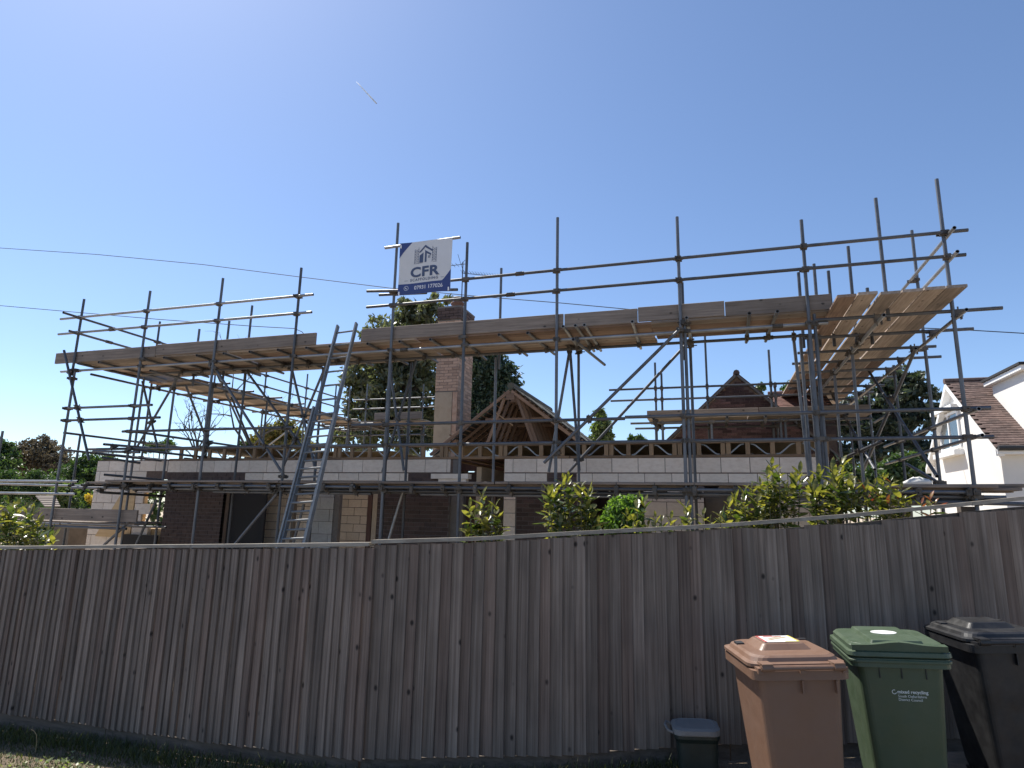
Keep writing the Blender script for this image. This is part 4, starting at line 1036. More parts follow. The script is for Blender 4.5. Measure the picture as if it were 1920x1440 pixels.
def walk(step):
    pos = 0; out = []
    for (x0, y0), (x1, y1) in zip(path[:-1], path[1:]):
        L = math.hypot(x1-x0, y1-y0); 
        while pos < L:
            t = pos/L; out.append((x0+(x1-x0)*t, y0+(y1-y0)*t, math.atan2(y1-y0, x1-x0))); pos += step*random.uniform(.93, 1.06)
        pos -= L
    return out
for i, (x, y, a) in enumerate(walk(.0905)):
    if x > 4.15: break
    drop = .022 if x < .0 else .022+.035*min(1, x/1.2)+.03*((i % 7)/7)*(x > .2)
    zt = fz(x)-drop+random.uniform(-.003, .003); zb = fb(x)+random.uniform(-.006, .006)
    an = a-.10+random.uniform(-.008, .008)
    if x > -2.0: an = a-.07+random.uniform(-.012, .012)
    link('fence_board', random.choice(bmesh_), fence, loc=(x, y+random.uniform(-.002, .002), zb), rot=(random.uniform(-.002, .002), random.uniform(-.0025, .0025), an), scale=(random.uniform(1.0, 1.08), random.choice((1, 1, 1.4)), zt-zb))
# cap rail
def rail(xa, xb, dy0, dy1, dz0, dz1, name, mat, n=10, dzf=None):
    rings = []
    for k in range(n+1):
        x = xa+(xb-xa)*k/n; y = interp(path, x); z = dzf(x) if dzf else fz(x)
        rings.append([(x, y+dy0, z+dz0), (x, y+dy1, z+dz0), (x, y+dy1, z+dz1), (x, y+dy0, z+dz1)])
    MB().loft(rings).build(name, M[mat], fence)
caps = [(-8.6, -5.62), (-5.618, -2.712), (-2.69, .035), (.04, 2.0), (2.003, 4.2)]
for a, b in caps: rail(a, b, -.036, .05, -.012, .018, 'capping', 'cap', 12)
for a, b in caps: rail(a, b, .012, .06, -.14, -.06, 'arris_rail', 'gravel', 8); rail(a, b, .012, .06, -.95, -.87, 'arris_rail', 'gravel', 8)
for a, b in ((-8.6, -5.62), (-5.61, -2.71), (-2.69, .03), (.04, 4.15)):
    rail(a, b, .004, .03, -.17, -.008, 'gravel_board', 'gravel', 6, fb)
for x in (-8.5, -5.62, -2.70, .04, 2.0, 4.1): 
    y = interp(path, x); MB().box(x-.05, x+.05, y+.065, y+.165, gz(x, y)-.3, fz(x)-.02).build('post', M['gravel'], fence)

# ================================================================== BINS
def rr(w_, d_, r_, z, cx=0, cy=0, n=5):
    pts = []
    for (sx, sy, a0) in ((1, 1, 0), (-1, 1, 90), (-1, -1, 180), (1, -1, 270)):
        for k in range(n+1):
            a = R(a0+90*k/n); pts.append((cx+sx*(w_/2-r_)+r_*math.cos(a), cy+sy*(d_/2-r_)+r_*math.sin(a), z))
    return pts
def wheelie(mat, label, loc, rotz, hinge_near, tilt=.045, kind=0):
    """bin with its hinge side at local -Y when hinge_near"""
    b = thing('wheelie_bin', label, 'bin', 'wheelie bins lined up by the fence', loc, (0, tilt*-1, rotz))
    s = 1 if hinge_near else -1
    body = MB(); rings = []
    for z, w_, d_, cy in ((.10, .36, .40, -.035), (.14, .375, .42, -.03), (.55, .425, .485, -.012), (.90, .465, .545, 0), (.925, .465, .545, 0)):
        rings.append(rr(w_, d_, .045, z, 0, s*cy))
    body.loft(rings); body.build('body', M[mat], b, smooth=False)
    rim = MB(); rim.loft([rr(.505, .555, .045, .90), rr(.545, .60, .05, .905), rr(.545, .60, .05, .955), rr(.52, .575, .05, .958)]); 
    if kind == 1: rim.loft([rr(.555, .61, .05, .93), rr(.56, .615, .05, .935), rr(.56, .615, .05, .945), rr(.55, .6, .05, .95)])
    rim.build('rim', M[mat], b)
    for x in ((0, .19) if kind == 0 else ()):
        for yy in (-.278, ):
            MB().prism([(x-.004, .90), (x+.004, .90), (x+.004, .83), (x-.004, .83)], yy-.016, yy+.02).build('rib', M[mat], b)
    lid = MB()
    if kind == 0:
        lid.loft([rr(.545, .56, .07, .962, 0, .02), rr(.56, .575, .075, .968, 0, .02), rr(.56, .575, .075, .985, 0, .02), rr(.51, .53, .08, .992, 0, .02), rr(.49, .51, .08, 1.012, 0, .02), rr(.46, .48, .09, 1.022, 0, .02)])
    else:
        lid.loft([rr(.555, .60, .05, .962), rr(.57, .61, .055, .968), rr(.565, .605, .055, .99), rr(.53, .575, .07, .995), rr(.53, .575, .07, 1.02), rr(.50, .54, .07, 1.035)])
    lo = lid.build('lid', M[mat], b)
    dome = MB()
    if kind == 0:
        dome.loft([rr(.32, .30, .03, 1.018, .0, s*.06), rr(.25, .235, .025, 1.052, .0, s*.06), rr(.235, .22, .02, 1.056, .0, s*.06)])
    else:
        dome.loft([rr(.30, .53, .015, 1.03, -.0, .0), rr(.275, .51, .012, 1.052, 0, .0), rr(.26, .50, .01, 1.054, 0, 0)])
        # scooped front lip
        for k in range(10):
            x0, x1 = -.26+k*.052, -.26+(k+1)*.052; f = lambda x: 1.03+.02*math.exp(-(x/.11)**2)
            dome.face([(x0, -.292, .997), (x1, -.292, .997), (x1, -.297, f(x1)), (x0, -.297, f(x0))]); dome.face([(x0, -.297, f(x0)), (x1, -.297, f(x1)), (x1, -.24, f(x1)+.004), (x0, -.24, f(x0)+.004)])
    dome.build('raised_panel', M[mat], lo)
    if kind == 0:
        hy = -.318
        h = MB().tube([(-.235, hy, .975), (.235, hy, .975)], .0145, 10)
        for x in (-.235, 0, .235): h.box(x-.014, x+.014, hy, -.25, .945, .975)
        h.build('handle', M[mat], b, smooth=False)
        hg = MB()
        for x in (-.20, .20): hg.box(x-.03, x+.03, hy-.018, -.25, .985, 1.0); hg.tube([(x-.03, hy, .978), (x+.03, hy, .978)], .022, 10)
        hg.build('hinge', M[mat], lo)
        for x in (-.235, .19): MB().box(x, x+.045, .10 if x < 0 else .2, .17 if x < 0 else .225, 1.01, 1.03).build('latch', M['black'], lo)
    ax = MB().tube([(-.24, s*-.17, .09), (.24, s*-.17, .09)], .01, 8); ax.build('axle', M['black'], b)
    for x in (-.25, .25):
        w_ = MB().loft([[(x-.022+dxx, s*-.17+r_*math.cos(t*6.283/20), .09+.0+r_*math.sin(t*6.283/20)) for t in range(20)] for dxx, r_ in ((0, .07), (.004, .088), (.04, .088), (.044, .07))]); w_.build('wheel', M['rubber'], b)
    MB().prism([(-.2, .10), (.2, .10), (.17, .0), (-.17, .0)], .10*s-.03, .10*s+.03).build('foot', M[mat], b)
    return b, lo
gb = lambda x, y: gz(x, y)
b1, l1 = wheelie('bin_brown', 'brown garden waste wheelie bin with white, red and yellow sticker on its lid', (.395, 4.44, gb(.36, 4.22)+.035), R(15), True)
b2, l2 = wheelie('bin_green', 'green recycling wheelie bin with white oval lid sticker and white lettering on its front', (1.06, 4.86, gb(1.0, 4.66)+.02), R(2), False, kind=1)
b3, l3 = wheelie('bin_black', 'black wheelie bin at the right edge, nearest the end of the fence', (1.80, 5.42, gb(1.74, 5.26)+.01), R(12), True)
# lid sticker (brown)
for i in (1,):
    sq = MB(); sq.box(-.105, .105, -.035, .155, 1.0585, 1.0595); M['sticker'] = plain('white_sticker', (.8, .8, .78), .3); sq.build('sticker', M['sticker'], l1)
    M['red'] = plain('red_print', (.45, .10, .08), .4); M['yellow'] = plain('yellow_print', (.7, .6, .12), .4); M['tanprint'] = plain('tan_print', (.45, .36, .22), .4)
    q = MB()
    for (x0, x1, y0, y1) in ((-.105, -.09, -.035, .155), (-.105, .0, .145, .155), (-.06, .05, .12, .135)): q.box(x0, x1, y0, y1, 1.060, 1.0606)
    q.build('sticker_print', M['red'], l1)
    q = MB()
    for (x0, x1, y0, y1) in ((.095, .105, -.035, .155), (.02, .095, -.035, -.025)): q.box(x0, x1, y0, y1, 1.060, 1.0606)
    q.build('sticker_print', M['yellow'], l1)
    q = MB(); q.face([(-.07, .03, 1.0604), (-.05, .02, 1.0604), (.08, .10, 1.0604), (.07, .12, 1.0604)]); q.face([(-.06, .07, 1.0604), (-.04, .06, 1.0604), (.05, .12, 1.0604), (.02, .12, 1.0604)]); q.build('sticker_print', M['tanprint'], l1)
MB().loft([[(.075*math.cos(t*6.283/24), .02+.07*math.sin(t*6.283/24), z) for t in range(24)] for z in (1.0545, 1.056)]).build('sticker', M['sticker'], l2)
# front lettering on the green bin (front face leans with the taper)
fy = lambda z: -(.555/2)+(.0)-.002
def bintext(s, z, x, size, bold=.0003):
    k = (.90-z)/(.90-.55)
    yy = -.2725+k*(.2725-(.2425-.012))-.0045
    MM = Matrix(((1, 0, 0, x), (0, 0, -1, yy), (0, 1, 0, z), (0, 0, 0, 1)))
    text(s, size, 0, 0, 'lett', 'lettering', bold, 'LEFT', 1.0, parent=b2, MM=MM)
M['lett'] = plain('white_hot_stamp', (.62, .66, .62), .5)
bintext('mixed recycling', .755, -.035, .026, .0006); bintext('South Oxfordshire', .732, -.033, .020, .0001); bintext('District Council', .712, -.033, .020, .0001)
rc = MB()
for i in range(16):
    a, b = R(60+i*18), R(60+(i+1)*18); yy = -.2725+.39*.042-.0055
    q = lambda r_, t: (-.052+r_*math.cos(t), yy, .762+r_*math.sin(t))
    rc.face([q(.0095, a), q(.013, a), q(.013, b), q(.0095, b)])
rc.build('recycling_symbol', M['lett'], b2)
for x in (-.12, .0, .13):
    MB().box(x-.002, x+.002, -.2755, -.262, .84, .90).build('slot', M['black'], b2)
# food caddy
cd = thing('food_caddy', 'small dark green food caddy with pale grey lid, low beside the brown bin', 'caddy', None, (-.19, 5.18, gz(-.17, 4.8)-.01), (0, -.04, R(8)))
MB().loft([rr(.25, .22, .04, 0), rr(.29, .26, .05, .30), rr(.32, .29, .06, .33), rr(.32, .29, .06, .35)]).build('body', M['caddy'], cd)
MB().loft([rr(.33, .30, .07, .352), rr(.335, .305, .08, .36), rr(.33, .30, .08, .385), rr(.27, .24, .08, .395), rr(.26, .23, .08, .392)]).build('lid', M['caddy_lid'], cd)
MB().tube([(-.165, -.10, .36), (-.20, -.10, .375), (-.215, 0, .385), (-.20, .10, .375), (-.165, .10, .36)], .009, 6).build('handle', M['caddy_lid'], cd)

# ================================================================== VEGETATION
def leaf_mesh(name, L, W, mat, curl=.25, fold=.18):
    mb = MB(); n = 4; pts = []
    for i in range(n+1):
        t = i/n; w_ = W*math.sin(math.pi*min(.98, .08+t*.9))**.8*(1 if t < 1 else .05)/2
        z = L*curl*t*t; pts.append((t*L, w_, z))
    for i in range(n):
        (x0, w0, z0), (x1, w1, z1) = pts[i], pts[i+1]
        mb.v += [(x0, -w0, z0+w0*fold*2), (x0, 0, z0), (x0, w0, z0+w0*fold*2), (x1, -w1, z1+w1*fold*2), (x1, 0, z1), (x1, w1, z1+w1*fold*2)]
        k = len(mb.v)-6; mb.f += [(k, k+1, k+4, k+3), (k+1, k+2, k+5, k+4)]; mb.m += [0, 0]
    me = mb.mesh(name, M[mat], True)
    return me
LEAVES = {k: [leaf_mesh('leaf_'+k, L, W, m, c) for L, W, c in ((.14, .056, -.12), (.115, .052, -.3), (.155, .056, .1))] for k, m in (('l', 'leaf_laurel'), ('r', 'leaf_red'), ('d', 'leaf_dark'))}
def place_leaf(parent, me, p, d, roll, s):
    x = Vector(d).normalized(); up = Vector((0, 0, 1)) if abs(x.z) < .95 else Vector((0, 1, 0))
    y = up.cross(x).normalized(); z = x.cross(y)
    Mx = Matrix(((x.x, y.x, z.x, p[0]), (x.y, y.y, z.y, p[1]), (x.z, y.z, z.z, p[2]), (0, 0, 0, 1)))@Matrix.Rotation(roll, 4, 'X')@Matrix.Scale(s, 4)
    return link('leaf', me, parent, M=Mx)
def shrub(label, group, tips, Y, basex, leaves=11, s=1.0, red=0.0, depth=.35, sub=2):
    """tips: pixel positions of the shoot ends; the stems rise from the soil behind the fence to them"""
    sh = thing('shrub', label, 'shrub', group)
    base = Vector((basex, Y, gz(basex, Y)))
    stems = MB(); nleaf = 0
    for (px, py) in tips:
        for rep in range(sub):
            Yt = Y+random.uniform(-depth, depth)
            t = P(px+(0 if rep == 0 else random.uniform(-14, 14)), py+(0 if rep == 0 else random.uniform(4, 30)), Yt)
            mid = Vector(((base.x*.35+t.x*.65), (base.y*.4+t.y*.6), base.z+(t.z-base.z)*.55))
            pts = []
            for i in range(9):
                u_ = i/8; pts.append(base*(1-u_)**2+mid*2*u_*(1-u_)+t*u_*u_)
            if rep == 0: stems.tube(pts, [.012*(1-.8*i/8)+.0015 for i in range(9)], 5)
            else: stems.tube(pts[4:], [.004, .0035, .003, .002, .0015], 4)
            d = (pts[-1]-pts[-2]).normalized()
            n = leaves+2 if rep == 0 else max(4, leaves*2//3+1)
            for i in range(n):
                if nleaf >= 298: break
                u_ = i/n; back_ = u_*.32*s
                p = pts[-1]-d*back_; az = i*2.4+random.uniform(-.3, .3); el = R(70-75*u_**.6+random.uniform(-16, 16))
                a = d.orthogonal().normalized(); b_ = d.cross(a)
                ld_ = (a*math.cos(az)+b_*math.sin(az))*math.cos(el)+d*math.sin(el)
                kind = 'r' if random.random() < red*(1-u_) else ('d' if random.random() < .05+.65*u_+(.2 if rep else 0) else 'l')  # darker leaf kind gets likelier down the shoot
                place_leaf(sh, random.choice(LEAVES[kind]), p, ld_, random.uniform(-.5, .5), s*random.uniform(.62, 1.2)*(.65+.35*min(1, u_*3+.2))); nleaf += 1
    stems.build('stem', M['twig'], sh)
    return sh
random.seed(3)
GS = 'laurel like shrubs showing above the fence'
shrub('single tall leafy shoot cluster left of the centre above the fence', GS, [(905, 930), (930, 948), (880, 950), (890, 965), (915, 960), (935, 975), (905, 990), (875, 998), (930, 995)], 6.0, -2.05, 10, 1.0, 0, .12)
shrub('broad dense shrub with pale upright leaves in front of the middle brick panel', GS, [(1065, 895), (1040, 915), (1028, 925), (1090, 915), (1105, 920), (1070, 925), (1045, 945), (1100, 945), (1030, 960), (1060, 960), (1085, 960), (1110, 965), (1050, 985), (1080, 988)], 6.2, -1.25, 12, 1.05, 0, .2)
shrub('sprawling laurel with forked tip just right of the dense ball shrub', GS, [(1195, 935), (1208, 945), (1175, 965), (1190, 975), (1215, 985), (1165, 985)], 6.3, -.72, 8, .95, 0, .15, 1)
shrub('lone thin shoot with upright leaves in front of the thick standard', GS, [(1288, 948), (1292, 965)], 6.4, -.3, 7, .95, 0, .05, 1)
shrub('low pale leafed shoots just over the capping left of the lone shoot', GS, [(1228, 970), (1240, 978), (1258, 972), (1265, 980)], 6.35, -.5, 6, .85, 0, .08, 1)
shrub('tiny bronze shoot just clearing the capping by the rail joint', GS, [(1318, 966), (1332, 974)], 6.4, -.12, 6, .75, .25, .05, 1)
shrub('bushy shrub with silvery green leaves left of the right hand pair', GS, [(1378, 932), (1395, 925), (1365, 945), (1400, 950), (1420, 940), (1435, 930), (1385, 960), (1415, 965), (1440, 955), (1350, 965)], 6.6, .3, 11, .95, 0, .2)
shrub('tall shrub with arching shoots in front of the last block courses', GS, [(1447, 872), (1438, 890), (1460, 885), (1425, 905), (1410, 915), (1455, 905), (1475, 915), (1440, 920), (1470, 935), (1500, 885), (1490, 900)], 6.7, .55, 11, 1.0, 0, .2)
shrub('tallest bushy shrub under the right return scaffold', GS, [(1580, 868), (1573, 885), (1560, 880), (1535, 890), (1520, 905), (1545, 915), (1570, 905), (1600, 900), (1590, 920), (1555, 935), (1530, 935), (1580, 940), (1610, 925)], 6.9, .9, 12, 1.05, 0, .25)
shrub('rounded shrub with a few bronze tips nearest the white house', GS, [(1655, 895), (1640, 908), (1670, 900), (1690, 915), (1650, 925), (1680, 932), (1630, 935), (1665, 945), (1695, 935), (1622, 915)], 7.1, 1.4, 11, .95, .08, .22)
shrub('small red leafed plant peeping over the capping at the right', GS, [(1745, 935), (1755, 942), (1728, 944)], 7.0, 1.72, 7, .8, .7, .08, 1)
shrub('large yellow green laurel at the left edge of the picture', GS, [(15, 940), (30, 950), (48, 955), (5, 965), (60, 950), (70, 975), (25, 975), (45, 985), (10, 990), (65, 1000), (85, 1005), (95, 1000), (-15, 950), (-20, 980)], 6.2, -7.9, 12, 1.25, 0, .3)

def foliage(parent, blobs, n, size, mat, name='crown', up=.3, elong=1.4, flat=False, kind=None, hole=.0, seed=1):
    """leaf sized faces spread through clumps; blobs: (centre, (rx,ry,rz))"""
    rnd = random.Random(seed); mb = MB()
    wts = [r_[0]*r_[1]+r_[1]*r_[2]+r_[0]*r_[2] for _, r_ in blobs]; tot = sum(wts)
    for (c, r_), w_ in zip(blobs, wts):
        k = int(n*w_/tot)
        nc = max(5, k//22)
        cl = []
        for _ in range(nc):
            v = Vector((rnd.gauss(0, 1), rnd.gauss(0, 1), rnd.gauss(0, 1))).normalized()*(rnd.random()**.35)
            cl.append(Vector((c[0]+v.x*r_[0], c[1]+v.y*r_[1], c[2]+v.z*r_[2])))
        cr = .30*min(r_)**.6*(.5 if min(r_) < .5 else .43)
        for i in range(k):
            q = rnd.choice(cl)
            p = q+Vector((rnd.gauss(0, cr), rnd.gauss(0, cr), rnd.gauss(0, cr*(.35 if flat else .8))))
            a = Vector((rnd.gauss(0, 1), rnd.gauss(0, 1), rnd.gauss(up, .8))).normalized(); b = a.orthogonal().normalized()
            b = (b*math.cos(rnd.random()*6)+a.cross(b)*math.sin(rnd.random()*6)).normalized(); e = a.cross(b)
            s_ = size*rnd.uniform(.6, 1.3)
            mb.v += [tuple(p-b*s_*elong*.5), tuple(p+e*s_*.32+a*s_*.1), tuple(p+b*s_*elong*.5), tuple(p-e*s_*.32+a*s_*.1)]
            k0 = len(mb.v)-4; mb.f.append((k0, k0+1, k0+2, k0+3)); mb.m.append(0)
    return mb.build(name, M[mat], parent, kind=kind)
def trunk(parent, base, top, r0, limbs=(), mat='bark'):
    mb = MB(); base = Vector(base); top = Vector(top)
    pts = [base.lerp(top, i/6)+Vector((random.uniform(-.1, .1), random.uniform(-.1, .1), 0))*(i > 0)*r0*3 for i in range(7)]
    mb.tube(pts, [r0*(1-.75*i/6) for i in range(7)], 8)
    for t, e in limbs:
        a = base.lerp(top, t); e = Vector(e); m_ = a.lerp(e, .5)+Vector((0, 0, -.15*(e-a).length*.5))
        mb.tube([a, m_, e], [r0*.45, r0*.25, r0*.06], 6)
    return mb.build('trunk', M[mat], parent)
def blobs_px(lst, Y, dr=1.0):
    out = []
    for px, py, rp in lst:
        p = P(px, py, Y); q = P(px+rp, py, Y); r_ = abs(q.x-p.x)*.92; out.append(((p.x, Y+random.uniform(-.3, .3)*r_, p.z), (r_, r_*dr, r_*.95)))
    return out
def tree(label, lst, Y, n, size, mat, tr=None, name='tree', group='trees beyond the building site', dr=1.0, flat=False, r0=.25, seed=1, up=.3, limbs=True):
    t_ = thing(name, label, 'tree', group)
    bl_ = blobs_px(lst, Y, dr)
    foliage(t_, bl_, n, size, mat, 'crown', up, flat=flat, seed=seed)
    if tr:
        a = P(*tr[0], Y); b = P(*tr[1], Y)
        trunk(t_, (a.x, Y, -.1), (b.x, Y, b.z), r0, [(random.uniform(.45, .85), c) for c, r_ in bl_][:12])
    return t_
random.seed(8)
tree('big dark broadleaf tree between the ladder and the chimney', [(775, 600, 38), (800, 585, 30), (830, 575, 26), (765, 590, 22), (740, 640, 55), (700, 690, 48), (760, 680, 60), (805, 660, 45), (690, 740, 45), (665, 770, 25), (740, 750, 60), (795, 740, 50), (700, 810, 45), (760, 815, 50), (805, 805, 40), (650, 815, 28), (672, 715, 30), (770, 570, 14)], 23, 14500, .21, 'leaf_oak', ((760, 900), (765, 640)), r0=.4, seed=2)
tree('dark conifer right of the chimney with feathery branch tips', [(905, 690, 40), (930, 720, 40), (890, 740, 35), (900, 655, 28), (925, 675, 24), (950, 700, 22), (960, 728, 16), (905, 780, 35), (935, 690, 18), (890, 640, 22), (945, 745, 25)], 21, 15000, .13, 'leaf_conifer', ((905, 900), (905, 650)), 'conifer', seed=3, r0=.3)
tree('small slender poplar in the gap right of the old roof', [(1127, 790, 15), (1125, 775, 10), (1122, 808, 17), (1135, 805, 14), (1132, 822, 18), (1148, 822, 8), (1110, 825, 10)], 30, 2600, .16, 'leaf_poplar', ((1127, 880), (1127, 780)), seed=4, r0=.15)
tree('tiny distant treetop low beside the rear scaffold', [(1185, 825, 7), (1197, 823, 8), (1207, 827, 6)], 34, 500, .2, 'leaf_hedge', ((1195, 880), (1195, 825)), seed=5, r0=.1)
tree('large dark cedar with layered branches left of the white house', [(1700, 712, 34), (1735, 735, 28), (1660, 730, 30), (1690, 745, 40), (1640, 760, 36), (1600, 755, 26), (1745, 765, 22), (1720, 780, 40), (1670, 790, 40), (1620, 800, 40), (1575, 800, 30), (1750, 800, 25), (1700, 830, 40), (1650, 850, 40), (1600, 850, 40), (1560, 850, 30), (1740, 850, 30)], 27, 13000, .18, 'leaf_cedar', ((1670, 930), (1680, 740)), 'cedar', flat=True, seed=6, r0=.5)
tree('green bushy tree low behind the right return scaffold', [(1700, 880, 40), (1740, 890, 30), (1660, 895, 40), (1620, 905, 35), (1580, 900, 35), (1720, 915, 30)], 24, 9000, .15, 'leaf_hedge', ((1690, 960), (1690, 880)), seed=7, r0=.2)
tree('small golden leafed tree left of the ladder above the joists', [(530, 805, 18), (510, 818, 22), (545, 825, 22), (490, 830, 18), (570, 835, 18), (540, 795, 10)], 26, 6000, .15, 'leaf_golden', ((530, 900), (530, 800)), seed=8, r0=.2)
tree('purplish brown rounded tree at the far left', [(75, 850, 26), (55, 858, 24), (95, 865, 24), (35, 872, 20), (80, 835, 14), (110, 878, 20)], 21, 7000, .13, 'leaf_purple', ((75, 960), (75, 845)), seed=9, r0=.2)
tree('green tree top at the left edge behind the low scaffold pole', [(5, 840, 14), (12, 860, 16), (-10, 850, 20), (20, 880, 18)], 19, 3000, .13, 'leaf_hedge', ((0, 960), (0, 850)), seed=10, r0=.2)
tree('green leafy tree beside the left block wall', [(165, 870, 20), (145, 890, 24), (180, 890, 22), (120, 900, 24), (160, 915, 28), (205, 862, 10)], 19, 7000, .12, 'leaf_hedge', ((155, 960), (160, 880)), seed=11, r0=.2)
tree('pale green young tree behind the left hand ledger tubes', [(118, 935, 18), (128, 960, 18), (108, 965, 14), (125, 920, 12)], 14, 3000, .09, 'leaf_poplar', ((122, 1000), (122, 930)), seed=12, r0=.08)
tree('flat topped treetop showing above the cross roof ridge', [(1425, 727, 8), (1478, 730, 12)], 26, 500, .14, 'leaf_hedge', ((1425, 780), (1425, 730)), seed=13, r0=.1)
tree('low green treetops seen through the left return tubes', [(290, 838, 10), (310, 836, 12), (275, 842, 8), (460, 835, 8)], 25, 1500, .13, 'leaf_hedge', ((300, 880), (300, 838)), seed=14, r0=.1)
# hedges
hd = thing('hedge', 'dark clipped hedge below the grey tiled roof at the far left', 'hedge')
foliage(hd, blobs_px([(-20, 915, 30), (20, 915, 26), (60, 915, 26), (100, 918, 22)], 17, .6), 9000, .09, 'leaf_hedge', 'foliage', seed=15)
hd = thing('hedge', 'dark green mass of shrubs behind the long toe board at the left', 'hedge')
foliage(hd, blobs_px([(150, 940, 30), (185, 950, 28), (200, 985, 35), (150, 990, 40), (100, 995, 40), (60, 990, 40), (10, 985, 40), (250, 975, 30), (290, 940, 25), (300, 985, 30), (280, 925, 14)], 15.5, .6), 14000, .09, 'leaf_hedge', 'foliage', seed=16)
yf = thing('flowering_shrub', 'small shrub covered in yellow flowers left of the block wall', 'shrub')
foliage(yf, blobs_px([(170, 937, 8), (180, 940, 7)], 14.2), 500, .07, 'leaf_yellow', 'blossom', seed=17)
foliage(yf, blobs_px([(172, 955, 14), (182, 965, 14)], 14.3), 900, .08, 'leaf_hedge', 'foliage', seed=18)
# rounded dense bush at the fence
db = thing('shrub', 'dense bright green round bush with small leaves beside the dark doorway', 'shrub', GS)
foliage(db, blobs_px([(1165, 955, 22), (1180, 940, 14), (1160, 975, 26), (1185, 965, 20), (1175, 995, 28)], 6.5), 3000, .045, 'leaf_privet', 'foliage', seed=19)
MB().tube([(-.95, 6.5, gz(-.95, 6.5)), P(1172, 960, 6.5)], .015, 6).build('stem', M['twig'], db)
# bare tree
bt = thing('bare_tree', 'leafless dark twisted tree behind the left return scaffold', 'tree', 'trees beyond the building site')
mb = MB(); Yb = 24; random.seed(31)
def branch(p, d, L, r_, lv):
    pts = [p]; 
    for i in range(5):
        d = (d+Vector((random.gauss(0, .22), random.gauss(0, .12), random.gauss(0, .16)+(.03 if lv < 2 else -.05)))).normalized(); pts.append(pts[-1]+d*L/5)
    mb.tube(pts, [r_*(1-.14*i) for i in range(6)], 5)
    if lv < 4:
        for _ in range(3 if lv < 2 else 2):
            q = random.choice(pts[2:]); nd = (d+Vector((random.gauss(0, .9), random.gauss(0, .4), random.gauss(.15, .5)))).normalized(); branch(q, nd, L*.62, r_*.55, lv+1)
b0 = P(375, 900, Yb); branch(Vector((b0.x, Yb, 0)), Vector((0, 0, 1)), P(372, 815, Yb).z, .12, 0)
b1_ = P(372, 815, Yb)
for dx_ in (-.7, -.3, .1, .5, .9): branch(Vector((b1_.x, Yb, b1_.z-.8)), Vector((dx_, 0, .9)).normalized(), 1.5, .05, 1)
mb.build('branches', M['bark'], bt)

# far left roofs
fl = thing('grey_roofed_house', 'low distant house with a grey tiled roof at the far left', 'house')
a, b = P(-60, 866, 24), P(112, 870, 24); c_, d_ = P(-60, 896, 23), P(112, 898, 23)
for k in range(9):
    t0, t1 = k/9, (k+1)/9+.02
    A_ = c_.lerp(a, t0); B_ = d_.lerp(b, t0); C_ = d_.lerp(b, t1); D_ = c_.lerp(a, t1); up_ = Vector((0, -.02, .05))
    MB().loft([[A_, B_, C_, D_], [A_+up_, B_+up_, C_+up_*.1, D_+up_*.1]]).build('tile_course', M['slate'], fl)
MB().box(c_.x, d_.x, 23.2, 23.5, -.1, c_.z).build('wall', M['brick_dark'], fl)
aer = P(62, 840, 23.6); MB().tube([(aer.x, 23.6, aer.z-1.5), (aer.x, 23.6, aer.z+.45)], .02, 5).tube([(aer.x-.25, 23.6, aer.z+.45), (aer.x+.2, 23.6, aer.z+.45)], .015, 4).build('aerial', M['galv_bright'], fl)
sh_ = thing('garden_shed', 'garden shed with a pale slatted roof behind the left pole', 'shed')
q0, q1, q2, q3 = P(66, 930, 12.6), P(103, 930, 12.6), P(113, 951, 12.0), P(84, 951, 12.0)
for k in range(6):
    t0, t1 = k/6, (k+1)/6-.02; A_, B_, C_, D_ = q3.lerp(q0, t0), q2.lerp(q1, t0), q2.lerp(q1, t1), q3.lerp(q0, t1); up_ = Vector((0, 0, .03))
    MB().loft([[A_, B_, C_, D_], [A_+up_, B_+up_, C_+up_*.5, D_+up_*.5]]).build('roof_slat', M['toe'], sh_)
MB().box(q3.x+.1, q2.x+.3, 12.1, 13.4, -.1, q3.z-.03).build('wall', M['shade'], sh_)
bag = thing('rubble_sack', 'crumpled white sack on the boards of the right return lower lift', 'sack')
c0_ = P(1720, 909, 10.6); mb = MB(); rings = []
for i in range(6):
    t = i/5; r_ = .13*math.sin(math.pi*(.12+.8*t)); rings.append([(c0_.x+(r_*1.5+random.uniform(-.02, .02))*math.cos(k*.524), 10.6+r_*math.sin(k*.524), 2.22+t*.14+random.uniform(-.01, .02)) for k in range(12)])
mb.loft(rings); mb.build('sack', M['bag'], bag, smooth=True)

# ------------------------------------------------------------------ grass verge
def cond_grass():
    rnd = random.Random(4); mb = MB()
    for i in range(30000):
        x = rnd.uniform(-8.4, -.2); yf_ = interp(path, x); y = yf_-.02-abs(rnd.gauss(0, .75))
        if y < 2.8: continue
        if y < yf_-.75 and rnd.random() < .72: continue
        z = gz(x, y)-.01; h_ = rnd.uniform(.03, .10)*(1.35 if y > yf_-.3 else .8); a = rnd.uniform(0, 6.28); w_ = rnd.uniform(.003, .006)
        lx, ly = math.cos(a)*h_*rnd.uniform(.2, .9), math.sin(a)*h_*rnd.uniform(.2, .9); wx, wy = -math.sin(a)*w_, math.cos(a)*w_
        mb.v += [(x-wx, y-wy, z), (x+wx, y+wy, z), (x+lx*.5+wx*.7, y+ly*.5+wy*.7, z+h_*.65), (x+lx*.5-wx*.7, y+ly*.5-wy*.7, z+h_*.65), (x+lx, y+ly, z+h_)]
        k = len(mb.v)-5; mb.f += [(k, k+1, k+2, k+3), (k+3, k+2, k+4)]; mb.m += [0, 0]
    o = mb.build('grass', M['grass']); tag(o, 'short rough grass along the foot of the fence in shade', 'grass'); o['kind'] = 'stuff'
cond_grass()
wd = MB(); rnd = random.Random(6)
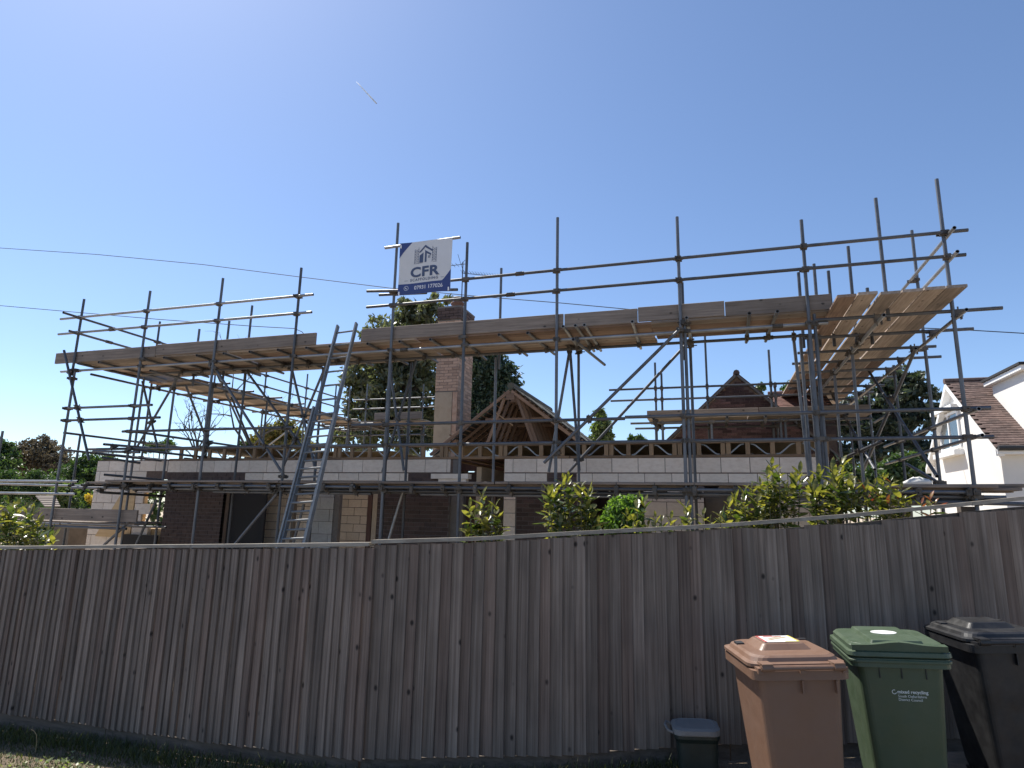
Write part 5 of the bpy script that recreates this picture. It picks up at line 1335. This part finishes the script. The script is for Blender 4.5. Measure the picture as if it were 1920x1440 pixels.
for i in range(420):
    x = rnd.uniform(-6.5, -4.0); y = interp(path, x)-rnd.uniform(.55, 1.25)
    if rnd.random() < .5: x = rnd.gauss(-5.35, .25); y = rnd.gauss(4.42, .12)
    z = gz(x, y)+rnd.uniform(.0, .05); L_ = rnd.uniform(.025, .055); a = rnd.uniform(0, 6.28); el = rnd.uniform(.1, .9)
    d = Vector((math.cos(a)*math.cos(el), math.sin(a)*math.cos(el), math.sin(el))); n = Vector((-math.sin(a), math.cos(a), 0))*L_*.3; p = Vector((x, y, z))
    wd.face([p, p+d*L_*.5+n, p+d*L_, p+d*L_*.5-n])
wo_ = wd.build('ground_weeds', M['weed']); tag(wo_, 'pale leafy weeds in the sunlit strip of soil at bottom left', 'weeds'); wo_['kind'] = 'stuff'
st = thing('dry_stalk', 'single dry bent stalk standing in the weeds at bottom left', 'plant')
p0 = PZ(66, 1412, gz(-5.5, 4.6)+.0); pts = [p0, p0+Vector((0, 0, .09)), p0+Vector((-.02, 0, .15)), p0+Vector((-.06, 0, .18)), p0+Vector((-.09, 0, .185))]
MB().tube(pts, [.003, .003, .0028, .0025, .004], 5).build('stem', M['dry'], st)

# ------------------------------------------------------------------ cables and contrail
def cable(label, pts, Y, r_=.008):
    w3 = [P(x, y, Y) for x, y in pts]; o = MB().tube(w3, r_, 5).build('cable', M['wire'])
    tag(o, label, 'cable'); return o
cable('upper overhead cable crossing the whole sky behind the scaffold', [(-120, 455), (0, 465), (180, 477), (380, 496), (560, 519), (730, 540), (900, 556), (1050, 568), (1190, 581), (1400, 596), (1650, 612), (1800, 618), (1920, 625), (2050, 631)], 20, .014)
cable('lower overhead cable ending at a front scaffold standard', [(-120, 562), (0, 573), (160, 587), (300, 599), (480, 612), (552, 616), (566, 622), (575, 632)], 9.5, .007)
ct0, ct1 = P(668, 153, 3500), P(706, 194, 3500); dv = (ct1-ct0)
mb = MB(); mb.tube([ct0.lerp(ct1, t) for t in (0, .25, .5, .75, 1)], [1.2, 3.0, 4.0, 5.0, 4.0], 8)
o = mb.build('contrail', M['bead'], smooth=True); tag(o, 'short white contrail streak high in the sky', 'contrail')
